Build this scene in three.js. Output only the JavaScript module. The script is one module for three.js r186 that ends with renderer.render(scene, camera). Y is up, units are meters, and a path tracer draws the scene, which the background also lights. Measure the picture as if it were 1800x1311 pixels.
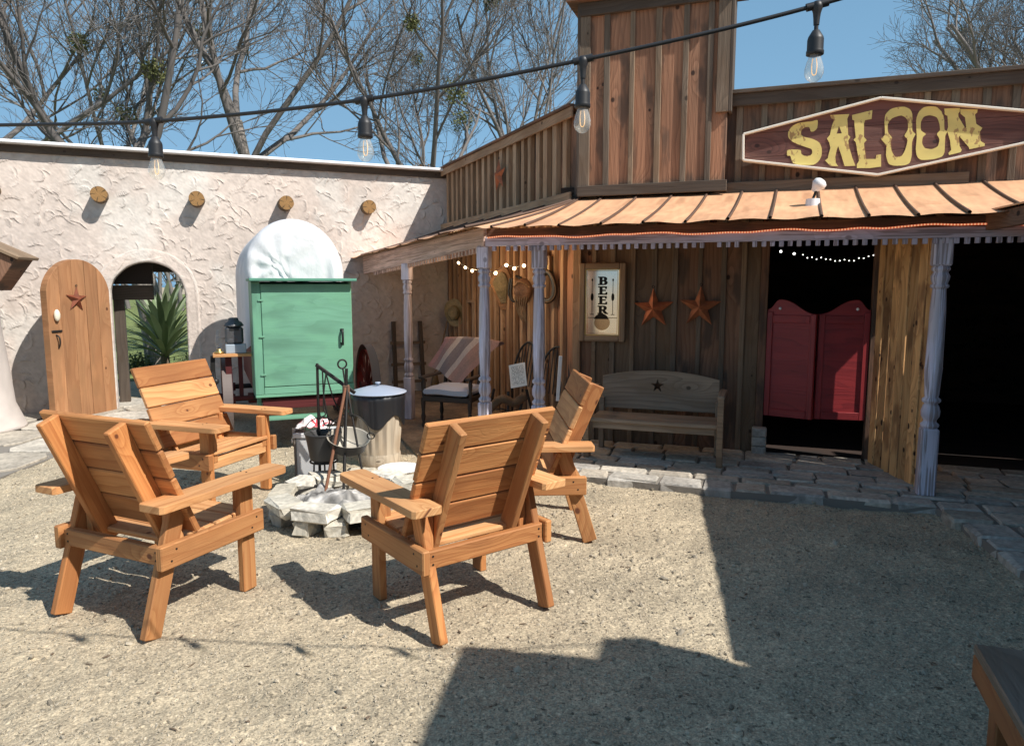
import * as THREE from 'three';
import { mergeGeometries } from 'three/addons/utils/BufferGeometryUtils.js';

// ---------- camera, sky, sun, exposure ----------
const scene = new THREE.Scene();
const camera = new THREE.PerspectiveCamera(55.34, 1024 / 745, 0.05, 900);
camera.position.set(0, 1.65, 0);
camera.rotation.set(-Math.atan(155.5 / 1250), 0, 0);
const renderer = new THREE.WebGLRenderer();
renderer.toneMapping = THREE.LinearToneMapping;
renderer.toneMappingExposure = 1.32;
renderer.shadowMap.enabled = true;
{ // clear winter sky, paler towards the horizon, with the soft aureole of the sun
  const W = 256, H = 256, d = new Float32Array(W * H * 4), sd = new THREE.Vector3(0.835, 1.08, 0.55).normalize(), v = new THREE.Vector3();
  for (let j = 0; j < H; j++) for (let i = 0; i < W; i++) {
    const el = ((j + 0.5) / H - 0.5) * Math.PI, az = ((i + 0.5) / W - 0.5) * 2 * Math.PI, t = Math.max(0, Math.sin(el)), k = Math.exp(-t * 2), o = (j * W + i) * 4;
    v.set(Math.cos(el) * Math.cos(az), Math.sin(el), Math.cos(el) * Math.sin(az)); const c = Math.max(0, v.dot(sd)), a = el < 0 ? 0 : 0.2 * Math.pow(c, 4) + 0.8 * Math.pow(c, 24), g = (el < 0 ? 0.5 : 1) * 0.68;
    d[o] = ((0.075 + 0.30 * k) + a * 0.9) * g; d[o + 1] = ((0.2 + 0.48 * k) + a * 0.8) * g; d[o + 2] = ((0.38 + 0.60 * k) + a * 0.7) * g; d[o + 3] = 1;
  }
  const t = new THREE.DataTexture(d, W, H, THREE.RGBAFormat, THREE.FloatType);
  t.mapping = THREE.EquirectangularReflectionMapping; t.magFilter = THREE.LinearFilter; t.needsUpdate = true;
  scene.background = t; scene.environment = t;
}
const sun = new THREE.DirectionalLight(new THREE.Color(1, 0.955, 0.89), 5);
sun.position.set(0.835 * 20, 1.08 * 20, 0.55 * 20 - 6); sun.target.position.set(0, 0, -6);
sun.castShadow = true; sun.shadow.mapSize.set(4096, 4096);
Object.assign(sun.shadow.camera, { left: -14, right: 14, top: 14, bottom: -14, near: 1, far: 60 });
scene.add(sun, sun.target);

// ---------- small helpers ----------
function RNG(a) { return () => { a |= 0; a = a + 0x6D2B79F5 | 0; let t = Math.imul(a ^ a >>> 15, 1 | a); t = t + Math.imul(t ^ t >>> 7, 61 | t) ^ t; return ((t ^ t >>> 14) >>> 0) / 4294967296; }; }
const rnd = RNG(7); const R = (a, b) => a + (b - a) * rnd();
const V = (x, y, z) => new THREE.Vector3(x, y, z);
const lin = (r, g, b) => new THREE.Color().setRGB(r, g, b);
const clamp = (x, a, b) => Math.min(b, Math.max(a, x)), mix = (a, b, t) => a + (b - a) * t;
const sstep = (a, b, x) => { const t = clamp((x - a) / (b - a), 0, 1); return t * t * (3 - 2 * t); };
const used = {};
function numbered(n) { if (!(n in used)) { used[n] = 0; return n; } used[n]++; return n + '_' + String(used[n]).padStart(3, '0'); }
function sh(m) { m.castShadow = m.receiveShadow = true; return m; }
function thing(name, label, category, [x, y, z] = [0, 0, 0], turn = 0, group) {
  const o = new THREE.Group(); o.name = numbered(name); o.position.set(x, y, z); o.rotation.y = turn;
  o.userData = { label, category }; if (group) o.userData.group = group; scene.add(o); return o;
}
function structure(name, geo, mat) { const m = sh(new THREE.Mesh(geo, mat)); m.name = numbered(name); m.userData.kind = 'structure'; scene.add(m); return m; }
function part(parent, name, geo, mat, pos, rot) {
  const m = sh(new THREE.Mesh(geo, mat)); m.name = name; if (pos) m.position.set(...pos); if (rot) m.rotation.set(...rot); parent.add(m); return m;
}
function sub(parent, name, pos, turn) { const g = new THREE.Group(); g.name = name; if (pos) g.position.set(...pos); if (turn) g.rotation.y = turn; parent.add(g); return g; }
// chamfered box centred on the origin, uv in metres, v along the grain
function cbox(w, h, d, c = 0.004, grain) {
  c = Math.min(c, w * 0.3, h * 0.3, d * 0.3);
  const hx = w / 2, hy = h / 2, hz = d / 2, P = [], axis = grain || (h >= w && h >= d ? 'y' : w >= d ? 'x' : 'z');
  const vs = {};
  const v = (sx, sy, sz, k) => [sx * (hx - (k === 0 ? 0 : c)), sy * (hy - (k === 1 ? 0 : c)), sz * (hz - (k === 2 ? 0 : c))];
  const tri = (a, b, e) => {
    const ab = [b[0] - a[0], b[1] - a[1], b[2] - a[2]], ae = [e[0] - a[0], e[1] - a[1], e[2] - a[2]];
    const n = [ab[1] * ae[2] - ab[2] * ae[1], ab[2] * ae[0] - ab[0] * ae[2], ab[0] * ae[1] - ab[1] * ae[0]];
    const m = [(a[0] + b[0] + e[0]), (a[1] + b[1] + e[1]), (a[2] + b[2] + e[2])];
    if (n[0] * m[0] + n[1] * m[1] + n[2] * m[2] < 0) P.push(a, e, b); else P.push(a, b, e);
  };
  const quad = (a, b, e, f) => { tri(a, b, e); tri(a, e, f); };
  for (const s of [-1, 1]) {
    quad(v(s, -1, -1, 0), v(s, 1, -1, 0), v(s, 1, 1, 0), v(s, -1, 1, 0));
    quad(v(-1, s, -1, 1), v(1, s, -1, 1), v(1, s, 1, 1), v(-1, s, 1, 1));
    quad(v(-1, -1, s, 2), v(1, -1, s, 2), v(1, 1, s, 2), v(-1, 1, s, 2));
  }
  for (const s of [-1, 1]) for (const t of [-1, 1]) {
    quad(v(s, t, -1, 0), v(s, t, 1, 0), v(s, t, 1, 1), v(s, t, -1, 1));
    quad(v(s, -1, t, 0), v(s, 1, t, 0), v(s, 1, t, 2), v(s, -1, t, 2));
    quad(v(-1, s, t, 1), v(1, s, t, 1), v(1, s, t, 2), v(-1, s, t, 2));
    for (const u of [-1, 1]) tri(v(s, t, u, 0), v(s, t, u, 1), v(s, t, u, 2));
  }
  const pos = new Float32Array(P.length * 3), nor = new Float32Array(P.length * 3), uv = new Float32Array(P.length * 2);
  const ou = rnd() * 3, ov = rnd() * 5, ai = { x: 0, y: 1, z: 2 }[axis];
  for (let i = 0; i < P.length; i += 3) {
    const [a, b, e] = [P[i], P[i + 1], P[i + 2]];
    const n = V(b[0] - a[0], b[1] - a[1], b[2] - a[2]).cross(V(e[0] - a[0], e[1] - a[1], e[2] - a[2])).normalize(), na = [Math.abs(n.x), Math.abs(n.y), Math.abs(n.z)];
    const dom = na[0] > na[1] && na[0] > na[2] ? 0 : na[1] > na[2] ? 1 : 2;
    const oth = [0, 1, 2].filter((k) => k !== dom); let U = oth[0], W = oth[1];
    if (W !== ai && U === ai) [U, W] = [W, U];
    [a, b, e].forEach((q, k) => {
      pos.set(q, (i + k) * 3); nor.set([n.x, n.y, n.z], (i + k) * 3);
      uv.set([q[U] + ou + dom * 0.37, (dom === ai ? q[W] * 0.25 : q[W]) + ov], (i + k) * 2);
    });
  }
  const g = new THREE.BufferGeometry();
  g.setAttribute('position', new THREE.BufferAttribute(pos, 3)); g.setAttribute('normal', new THREE.BufferAttribute(nor, 3)); g.setAttribute('uv', new THREE.BufferAttribute(uv, 2));
  return g;
}
// box from min to max corner
function bmm(parent, name, mat, x0, x1, y0, y1, z0, z1, c, grain) { return part(parent, name, cbox(x1 - x0, y1 - y0, z1 - z0, c, grain), mat, [(x0 + x1) / 2, (y0 + y1) / 2, (z0 + z1) / 2]); }
// a square-section timber from p0 to p1; face = direction of its d side
function bar(parent, name, mat, p0, p1, w, d, face = V(0, 0, 1), c) {
  const m = part(parent, name, cbox(w, p0.distanceTo(p1), d, c, 'y'), mat);
  const y = p1.clone().sub(p0).normalize(), x = y.clone().cross(face).normalize(), z = x.clone().cross(y);
  m.quaternion.setFromRotationMatrix(new THREE.Matrix4().makeBasis(x, y, z)); m.position.copy(p0).add(p1).multiplyScalar(0.5); return m;
}
function tubeGeo(pts, r, seg = 24, sides = 8) { return new THREE.TubeGeometry(new THREE.CatmullRomCurve3(pts), seg, r, sides); }
function rod(parent, name, mat, p0, p1, r, r2 = r, sides = 8) {
  const g = new THREE.CylinderGeometry(r2, r, p0.distanceTo(p1), sides), m = part(parent, name, g, mat);
  m.quaternion.setFromUnitVectors(V(0, 1, 0), p1.clone().sub(p0).normalize()); m.position.copy(p0).add(p1).multiplyScalar(0.5); return m;
}
const lathe = (pts, n = 28) => new THREE.LatheGeometry(pts.map((p) => new THREE.Vector2(p[0], p[1])), n);
const mapped = (g, fn) => { const p = g.attributes.position; for (let i = 0; i < p.count; i++) { const q = fn(p.getX(i), p.getY(i), p.getZ(i)); p.setXYZ(i, ...q); } g.computeVertexNormals(); return g; };

// ---------- noise and textures ----------
function hash(x, y, s) { let h = Math.imul(x, 374761393) + Math.imul(y, 668265263) + Math.imul(s, 974634777) | 0; h = Math.imul(h ^ h >>> 13, 1274126177); return ((h ^ h >>> 16) >>> 0) / 4294967296; }
function pn(x, y, px, py, s) { // periodic value noise
  const xi = Math.floor(x), yi = Math.floor(y), fx = x - xi, fy = y - yi, ux = fx * fx * (3 - 2 * fx), uy = fy * fy * (3 - 2 * fy);
  const m = (a, p) => ((a % p) + p) % p, a = m(xi, px), b = m(xi + 1, px), c = m(yi, py), d = m(yi + 1, py);
  return mix(mix(hash(a, c, s), hash(b, c, s), ux), mix(hash(a, d, s), hash(b, d, s), ux), uy);
}
function fb(u, v, fx, fy, oct, s) { let a = 0, w = 0.5, t = 0; for (let o = 0; o < oct; o++) { a += w * pn(u * fx, v * fy, fx, fy, s + o * 17); t += w; w *= 0.5; fx *= 2; fy *= 2; } return a / t; }
function tex(W, H, fn, rep, srgb = true) {
  const d = new Uint8Array(W * H * 4);
  for (let j = 0; j < H; j++) for (let i = 0; i < W; i++) { const c = fn(i / W, j / H, i, j), o = (j * W + i) * 4; d[o] = clamp(c[0], 0, 255); d[o + 1] = clamp(c[1], 0, 255); d[o + 2] = clamp(c[2], 0, 255); d[o + 3] = 255; }
  const t = new THREE.DataTexture(d, W, H); t.wrapS = t.wrapT = THREE.RepeatWrapping; t.magFilter = THREE.LinearFilter; t.minFilter = THREE.LinearMipmapLinearFilter; t.generateMipmaps = true;
  if (srgb) t.colorSpace = THREE.SRGBColorSpace; if (rep) t.repeat.set(...rep); t.needsUpdate = true; return t;
}
// wood: u across (0.6 m), v along the grain (2.4 m)
function woodField(seed, W, H, rings, nk) {
  const r = RNG(seed * 31 + 5), K = []; for (let i = 0; i < nk; i++) K.push([r(), r(), 0.010 + r() * 0.014]);
  const G = new Float32Array(W * H), N = new Float32Array(W * H);
  for (let j = 0; j < H; j++) for (let i = 0; i < W; i++) {
    const u = i / W, v = j / H; let ph = 0, kn = 0;
    for (const [ku, kv, ks] of K) {
      let du = (u - ku) * 0.6, dv = (v - kv) * 2.4; du -= Math.round(du / 0.6) * 0.6; dv -= Math.round(dv / 2.4) * 2.4;
      const e = Math.exp(-(du * du) / (ks * ks * 9) - (dv * dv) / (ks * ks * 60)); ph += e * 2.6; kn = Math.max(kn, Math.exp(-(du * du + dv * dv * 0.6) / (ks * ks * 0.8)));
    }
    const w = fb(u, v, 3, 3, 3, seed) * 1.5 + fb(u, v, 6, 2, 2, seed + 3) * 0.6, q = (u * rings + w * 2.2 + ph) % 1;
    const late = Math.pow(q, 2.2) * (1 - sstep(0.93, 1, q));
    G[j * W + i] = clamp(late * 0.75 + (fb(u, v, 120, 6, 2, seed + 9) - 0.5) * 0.55 + 0.12, 0, 1); N[j * W + i] = kn;
  }
  return { G, N };
}
function woodTex(seed, { light, dark, knot = [70, 40, 25], rings = 11, nk = 9, stain, amt = 0, sc = 1, wear }) {
  const W = 512, H = 1024, { G, N } = woodField(seed, W, H, rings, nk);
  return tex(W, H, (u, v, i, j) => {
    const k = j * W + i, g = G[k]; let c = [0, 1, 2].map((q) => mix(light[q], dark[q], g));
    const b = fb(u, v, 4, 5, 3, seed + 40), m = 0.86 + 0.28 * b; c = c.map((x) => x * m);
    if (stain) { const s = sstep(0.5, 0.72, fb(u, v, 5, 7, 4, seed + 60)) * amt; c = c.map((x, q) => mix(x, stain[q], s)); }
    if (wear) { const s = sstep(0.54, 0.62, fb(u, v, 60, 8, 3, seed + 80) * 0.6 + fb(u, v, 5, 4, 3, seed + 81) * 0.4); c = c.map((x, q) => mix(x, wear[q], s)); }
    const n = sstep(0.25, 0.75, N[k]); return c.map((x, q) => mix(x, knot[q], n));
  }, [1 / 0.6 / sc, 1 / 2.4 / sc]);
}
const woodBump = (() => { const W = 512, H = 1024, { G, N } = woodField(3, W, H, 13, 8); return tex(W, H, (u, v, i, j) => { const k = j * W + i, c = 165 - G[k] * 90 - N[k] * 45 + (fb(u, v, 200, 10, 2, 8) - 0.5) * 90; return [c, c, c]; }, [1 / 0.6, 1 / 2.4], false); })();
function wood(map, tint = [1, 1, 1], rough = 0.75, bump = 0.002) { return new THREE.MeshStandardMaterial({ map, color: lin(...tint), roughness: rough, bumpMap: woodBump, bumpScale: bump }); }
const std = (c, rough = 0.7, metal = 0, o = {}) => new THREE.MeshStandardMaterial({ color: lin(...c), roughness: rough, metalness: metal, ...o });
const T = {
  cedar: woodTex(11, { light: [202, 144, 90], dark: [168, 106, 58], knot: [104, 58, 30], rings: 9, nk: 6, stain: [168, 112, 66], amt: 0.55 }),
  barn: woodTex(23, { light: [156, 120, 96], dark: [120, 88, 68], knot: [60, 42, 32], rings: 14, nk: 5, stain: [88, 74, 64], amt: 0.75 }),
  grey: woodTex(37, { light: [152, 140, 124], dark: [124, 112, 98], knot: [84, 74, 64], rings: 12, nk: 3, stain: [130, 112, 92], amt: 0.5 }),
  pine: woodTex(41, { light: [214, 170, 116], dark: [172, 124, 78], knot: [60, 36, 22], rings: 7, nk: 22, stain: [92, 62, 40], amt: 0.55 }),
  door: woodTex(53, { light: [184, 136, 96], dark: [162, 114, 76], knot: [96, 58, 34], rings: 5, nk: 3, stain: [164, 122, 84], amt: 0.6 }),
  paint: woodTex(61, { light: [214, 210, 220], dark: [186, 180, 192], knot: [160, 152, 160], rings: 6, nk: 2, stain: [190, 178, 176], amt: 0.5, wear: [150, 140, 142] }),
  red: woodTex(67, { light: [150, 44, 46], dark: [118, 30, 36], knot: [110, 22, 28], rings: 6, nk: 2, stain: [150, 48, 50], amt: 0.5 }),
  green: woodTex(71, { light: [120, 174, 146], dark: [108, 160, 132], knot: [92, 150, 118], rings: 4, nk: 1, stain: [126, 186, 150], amt: 0.6 }),
  sign: woodTex(79, { light: [112, 72, 62], dark: [82, 50, 44], knot: [60, 36, 30], rings: 9, nk: 5, stain: [124, 88, 76], amt: 0.5 }),
};
const M = {
  cedar: [wood(T.cedar, [0.92, 0.9, 0.86]), wood(T.cedar, [0.8, 0.73, 0.66]), wood(T.cedar, [0.78, 0.79, 0.8]), wood(T.cedar, [0.96, 0.87, 0.76]), wood(T.cedar, [0.68, 0.62, 0.56])],
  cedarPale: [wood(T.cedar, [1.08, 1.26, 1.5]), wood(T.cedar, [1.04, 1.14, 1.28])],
  barn: [wood(T.barn, [0.8, 0.76, 0.74], 0.85, 0.003), wood(T.barn, [0.62, 0.6, 0.59], 0.85, 0.003), wood(T.barn, [0.92, 0.84, 0.8], 0.85, 0.003), wood(T.barn, [0.46, 0.44, 0.44], 0.85, 0.003)],
  front: [wood(T.grey, [0.5, 0.4, 0.33], 0.9, 0.003), wood(T.grey, [0.6, 0.47, 0.37], 0.9, 0.003), wood(T.barn, [0.7, 0.68, 0.66], 0.9, 0.003)],
  towerBoard: [wood(T.barn, [1.0, 0.92, 0.86], 0.85, 0.004), wood(T.barn, [1.2, 1.06, 0.96], 0.85, 0.004), wood(T.barn, [0.84, 0.8, 0.78], 0.85, 0.004)],
  batten: [wood(T.grey, [0.62, 0.55, 0.5], 0.9, 0.003), wood(T.grey, [0.78, 0.66, 0.56], 0.9, 0.003), wood(T.grey, [0.52, 0.47, 0.44], 0.9, 0.003)],
  tanBatten: [wood(T.grey, [1.35, 1.05, 0.82], 0.9, 0.003), wood(T.grey, [1.15, 0.88, 0.68], 0.9, 0.003), wood(T.grey, [1.45, 1.18, 0.96], 0.9, 0.003)],
  darkTrim: wood(T.grey, [0.3, 0.27, 0.26], 0.85, 0.002),
  seam: std([0.11, 0.065, 0.045], 0.6, 0.2), brownTrim: wood(T.barn, [0.62, 0.58, 0.56], 0.85, 0.002),
  bench: wood(T.grey, [0.92, 0.86, 0.8], 0.8, 0.002), benchLeg: wood(T.grey, [0.9, 0.74, 0.6], 0.8, 0.002),
  pine: [wood(T.pine, [1.05, 1.05, 1.05], 0.85, 0.003), wood(T.pine, [0.78, 0.78, 0.78], 0.85, 0.003), wood(T.pine, [1.2, 1.18, 1.16], 0.85, 0.003)],
  door: [wood(T.door, [0.76, 0.73, 0.7], 0.8, 0.003), wood(T.door, [0.68, 0.64, 0.6], 0.8, 0.003)],
  paint: wood(T.paint, [1, 1, 1.04], 0.55, 0.0015),
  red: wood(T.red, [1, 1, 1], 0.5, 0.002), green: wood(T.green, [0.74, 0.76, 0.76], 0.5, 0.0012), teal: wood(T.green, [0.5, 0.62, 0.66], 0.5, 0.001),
  sign: wood(T.sign, [1, 1, 1], 0.7, 0.002), cream: std([0.86, 0.8, 0.68], 0.5),
  black: std([0.012, 0.012, 0.012], 0.5), iron: std([0.03, 0.028, 0.026], 0.55, 0.6), rust: std([0.2, 0.085, 0.045], 0.8, 0.1),
  white: std([0.8, 0.8, 0.8], 0.45), brass: std([0.5, 0.36, 0.14], 0.35, 0.9),
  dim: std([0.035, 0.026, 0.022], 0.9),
};
const pick = (a) => a[Math.floor(rnd() * a.length) % a.length];

// frames of the place: angles of the three walls
const FA = THREE.MathUtils.degToRad(-19.43), AA = THREE.MathUtils.degToRad(-66.76), DA = THREE.MathUtils.degToRad(23.24);
const CX = 0.672, CZ = -7.27, KX = -0.993, KZ = -11.09;
const toW = (ox, oz, a) => (x, y, z) => V(ox + x * Math.cos(a) + z * Math.sin(a), y, oz - x * Math.sin(a) + z * Math.cos(a));
const fW = toW(CX, CZ, FA), aW = toW(KX, KZ, AA), dW = toW(KX, KZ, DA);

// ---------- ground ----------
const gravelTex = tex(1024, 1024, (u, v) => {
  const a = fb(u, v, 5, 5, 4, 101), f = fb(u, v, 150, 150, 3, 102), g = pn(u * 330, v * 330, 330, 330, 103), m = 0.76 + 0.24 * a + (f - 0.5) * 0.3 + (g - 0.5) * 0.3;
  const w = sstep(0.72, 0.82, pn(u * 120, v * 120, 120, 120, 104)) * 0.1, k = sstep(0.84, 0.94, pn(u * 90, v * 90, 90, 90, 105)) * 0.3;
  return [184 * m * (1 + w - k), 169 * m * (1 + w - k), 143 * m * (1 + w - k)];
}, [1 / 1.7, 1 / 1.7]);
const gravelBump = tex(1024, 1024, (u, v) => { const c = 255 * clamp(fb(u, v, 70, 70, 4, 111) * 0.75 + fb(u, v, 12, 12, 3, 112) * 0.3, 0, 1); return [c, c, c]; }, [1 / 1.7, 1 / 1.7], false);
const gMat = new THREE.MeshStandardMaterial({ map: gravelTex, bumpMap: gravelBump, bumpScale: 0.013, roughness: 0.95 });
const gh = (x, z) => (fb(x / 40 + 0.5, z / 40 + 0.5, 60, 60, 3, 120) - 0.5) * 0.03 + (fb(x / 40 + 0.5, z / 40 + 0.5, 230, 230, 2, 122) - 0.5) * 0.012 + (fb(x / 40 + 0.5, z / 40 + 0.5, 560, 560, 2, 121) - 0.5) * 0.022 - 0.008;
{
  const lines = (lo, hi, st, far) => { const a = []; for (const f of far) a.push(-f); for (let x = lo; x <= hi; x += st) a.push(x); for (const f of [...far].reverse()) a.push(f); return a.sort((p, q) => p - q); };
  const xs = lines(-6, 4.2, 0.028, [400, 150, 60, 25, 14, 10, 8]), zs = lines(-8, -1.4, 0.028, [400, 150, 60, 25, 16, 13, 11, 9.5]);
  const pos = [], uv = [], idx = [], nx = xs.length;
  for (const z of zs) for (const x of xs) { const f = x > -6.1 && x < 4.3 && z > -8.1 && z < -1.3; pos.push(x, f ? gh(x, z) : -0.008, z); uv.push(x, -z); }
  for (let j = 0; j < zs.length - 1; j++) for (let i = 0; i < nx - 1; i++) { const a = j * nx + i; idx.push(a, a + nx, a + 1, a + 1, a + nx, a + nx + 1); }
  const g = new THREE.BufferGeometry(); g.setAttribute('position', new THREE.Float32BufferAttribute(pos, 3)); g.setAttribute('uv', new THREE.Float32BufferAttribute(uv, 2)); g.setIndex(idx); g.computeVertexNormals();
  structure('gravel_ground', g, gMat);
}
{ // loose gravel on the yard
  const base = new THREE.IcosahedronGeometry(1, 0), r = RNG(5), n = 70000;
  mapped(base, (x, y, z) => { const k = 0.75 + 0.5 * hash(Math.round(x * 9), Math.round(y * 9 + z * 5), 4); return [x * k, y * k * 0.7, z * k]; });
  const im = new THREE.InstancedMesh(base, new THREE.MeshStandardMaterial({ roughness: 0.95 }), n), m = new THREE.Matrix4(), q = new THREE.Quaternion(), e = new THREE.Euler(), c = new THREE.Color();
  for (let i = 0; i < n; i++) {
    const d = 1.9 + 5.6 * Math.pow(r(), 1.5), x = (r() * 2 - 1) * (d * 0.76 + 0.1), s = (0.0018 + 0.0042 * Math.pow(r(), 3.2)) * (0.7 + d * 0.1) * (r() < 0.035 ? 1.6 + r() * 1.3 : 1);
    e.set(r() * 6, r() * 6, r() * 6); q.setFromEuler(e); m.compose(V(x, gh(x, -d) + s * 0.25, -d), q, V(s * (0.8 + r() * 0.9), s, s * (0.8 + r() * 0.6))); im.setMatrixAt(i, m);
    const t = r(), k = t < 0.1 ? 0.4 : t < 0.97 ? 0.66 + r() * 0.34 : 1.12; c.setRGB(0.45 * k, 0.385 * k, 0.29 * k); im.setColorAt(i, c);
  }
  im.name = 'loose_gravel'; im.userData = { kind: 'stuff', label: 'loose tan gravel scattered over the yard', category: 'gravel' }; sh(im); scene.add(im);
}
{ // twigs and dead leaves lying on the gravel
  const r = RNG(77), gs = [];
  for (let i = 0; i < 150; i++) {
    const d = 2.1 + 4 * r(), x = (r() * 2 - 1) * d * 0.7, a = r() * 6.28, l = 0.012 + 0.03 * r();
    const g = new THREE.IcosahedronGeometry(1, 0); mapped(g, (p, q, w) => { const k = 0.6 + 0.8 * hash(Math.round(p * 9) + i, Math.round(q * 9 + w * 5), 12); return [p * k * l * 0.5, q * 0.003, w * k * (0.002 + 0.004 * (i % 5) / 4)]; }); g.rotateY(a); g.rotateX((r() - 0.5) * 0.5); g.translate(x, gh(x, -d) + 0.006, -d); gs.push(g);
  }
  const m = sh(new THREE.Mesh(mergeGeometries(gs), std([0.13, 0.09, 0.06], 0.95))); m.name = 'leaf_litter'; m.userData = { kind: 'stuff', label: 'dark twigs and dead leaf bits on the gravel', category: 'litter' }; scene.add(m);
}
{ // lawn beyond the adobe wall
  const t = tex(512, 512, (u, v) => { const a = fb(u, v, 6, 6, 4, 131), f = fb(u, v, 90, 90, 2, 132), m = 0.6 + 0.4 * a + (f - 0.5) * 0.6; return [128 * m, 140 * m, 76 * m]; }, [1 / 3, 1 / 3]);
  const g = new THREE.PlaneGeometry(260, 120, 1, 1); g.rotateX(-Math.PI / 2); const u = g.attributes.uv; for (let i = 0; i < u.count; i++) u.setXY(i, u.getX(i) * 260, u.getY(i) * 120);
  const m = structure('lawn', g, new THREE.MeshStandardMaterial({ map: t, bumpMap: gravelBump, bumpScale: 0.02, roughness: 1 })); m.position.copy(dW(0, 0.002, -63.2)); m.rotation.y = DA;
}

// ---------- stone patio along the saloon ----------
const stoneTex = tex(512, 512, (u, v) => { const a = fb(u, v, 4, 4, 4, 141), f = fb(u, v, 40, 40, 3, 142), m = 0.72 + 0.36 * a + (f - 0.5) * 0.3; return [206 * m, 202 * m, 194 * m]; }, [1 / 0.9, 1 / 0.9]);
const stoneBump = tex(512, 512, (u, v) => { const c = 255 * fb(u, v, 14, 14, 5, 151); return [c, c, c]; }, [1 / 0.9, 1 / 0.9], false);
const stoneM = [[0.84, 0.82, 0.79], [0.72, 0.7, 0.68], [0.92, 0.87, 0.8], [0.78, 0.72, 0.64]].map((c) => new THREE.MeshStandardMaterial({ map: stoneTex, color: lin(...c), bumpMap: stoneBump, bumpScale: 0.008, roughness: 0.9 }));
const mortar = std([0.2, 0.18, 0.155], 0.95, 0, { bumpMap: stoneBump, bumpScale: 0.006 });
// irregular stone block: rounded and knocked about
function stoneGeo(w, h, d, j = 0.012, seed = 1) {
  const g = cbox(w, h, d, Math.min(0.018, h * 0.25)), k = (a) => Math.round(a * 500);
  mapped(g, (x, y, z) => [x + (hash(k(x), k(y) * 3 + k(z), seed) - 0.5) * j * 2, y + (hash(k(z), k(x), seed + 5) - 0.5) * j * 0.5, z + (hash(k(y) + k(x), k(z), seed + 9) - 0.5) * j * 2]);
  return g;
}
const patio = structure('stone_patio', (() => {
  // outline in the facade frame: kerb line, then round the corner along the wing
  const s = new THREE.Shape([[-1.0, 0.0], [-0.75, 1.36], [0.4, 1.37], [1.4, 1.42], [2.4, 1.37], [3.02, 1.35], [3.1, 1.58], [3.18, 2.1], [3.3, 3.2], [3.5, 5.2], [7.5, 5.2], [7.5, 0.0]].map((p) => new THREE.Vector2(p[0], -p[1])));
  const g = new THREE.ExtrudeGeometry(s, { depth: 0.14, bevelEnabled: false }); g.rotateX(-Math.PI / 2); g.translate(0, -0.095, 0); return g;
})(), mortar);
patio.position.set(CX, 0, CZ); patio.rotation.y = FA;
{
  let sd = 1; const lay = (x, z, w, d, y = 0.045, h = 0.05, turn = 0) => { const m = part(patio, 'paver', stoneGeo(w, h, d, 0.012, sd++), pick(stoneM), [x, y + R(-0.004, 0.004), z], [0, turn, 0]); return m; };
  const rows = [0.02, 0.24, 0.42, 0.66, 0.86, 1.02, 1.18];
  for (let i = 0; i < rows.length - 1; i++) for (let x = -0.7 + R(0, 0.2); x < 4.6;) { const w = R(0.2, 0.52); lay(x + w / 2, (rows[i] + rows[i + 1]) / 2, w - 0.02, rows[i + 1] - rows[i] - 0.02); x += w; }
  const kz = (x) => x < 0.4 ? 1.36 : x < 1.4 ? 1.37 + 0.05 * (x - 0.4) : x < 2.4 ? 1.42 - 0.05 * (x - 1.4) : 1.36;
  for (let x = -0.75; x < 2.95;) { const w = Math.min(R(0.24, 0.5), 3.04 - x); lay(x + w / 2, (kz(x + w / 2) + 1.17) / 2, w - 0.015, kz(x + w / 2) - 1.17, 0.012, 0.1); x += w; }
  const kx = (z) => z < 1.58 ? 3.05 : z < 2.1 ? 3.1 + (z - 1.58) * 0.154 : 3.18 + (z - 2.1) * 0.11;
  for (let z = 1.2; z < 4.6;) { const d = R(0.2, 0.34); let x = kx(z + d / 2); lay(x + 0.13, z + d / 2, 0.27, d - 0.015, 0.012, 0.1, 0.1); x += 0.28; while (x < 4.9) { const w = R(0.22, 0.5); lay(x + w / 2, z + d / 2, w - 0.02, d - 0.02); x += w; } z += d; }
}
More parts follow.
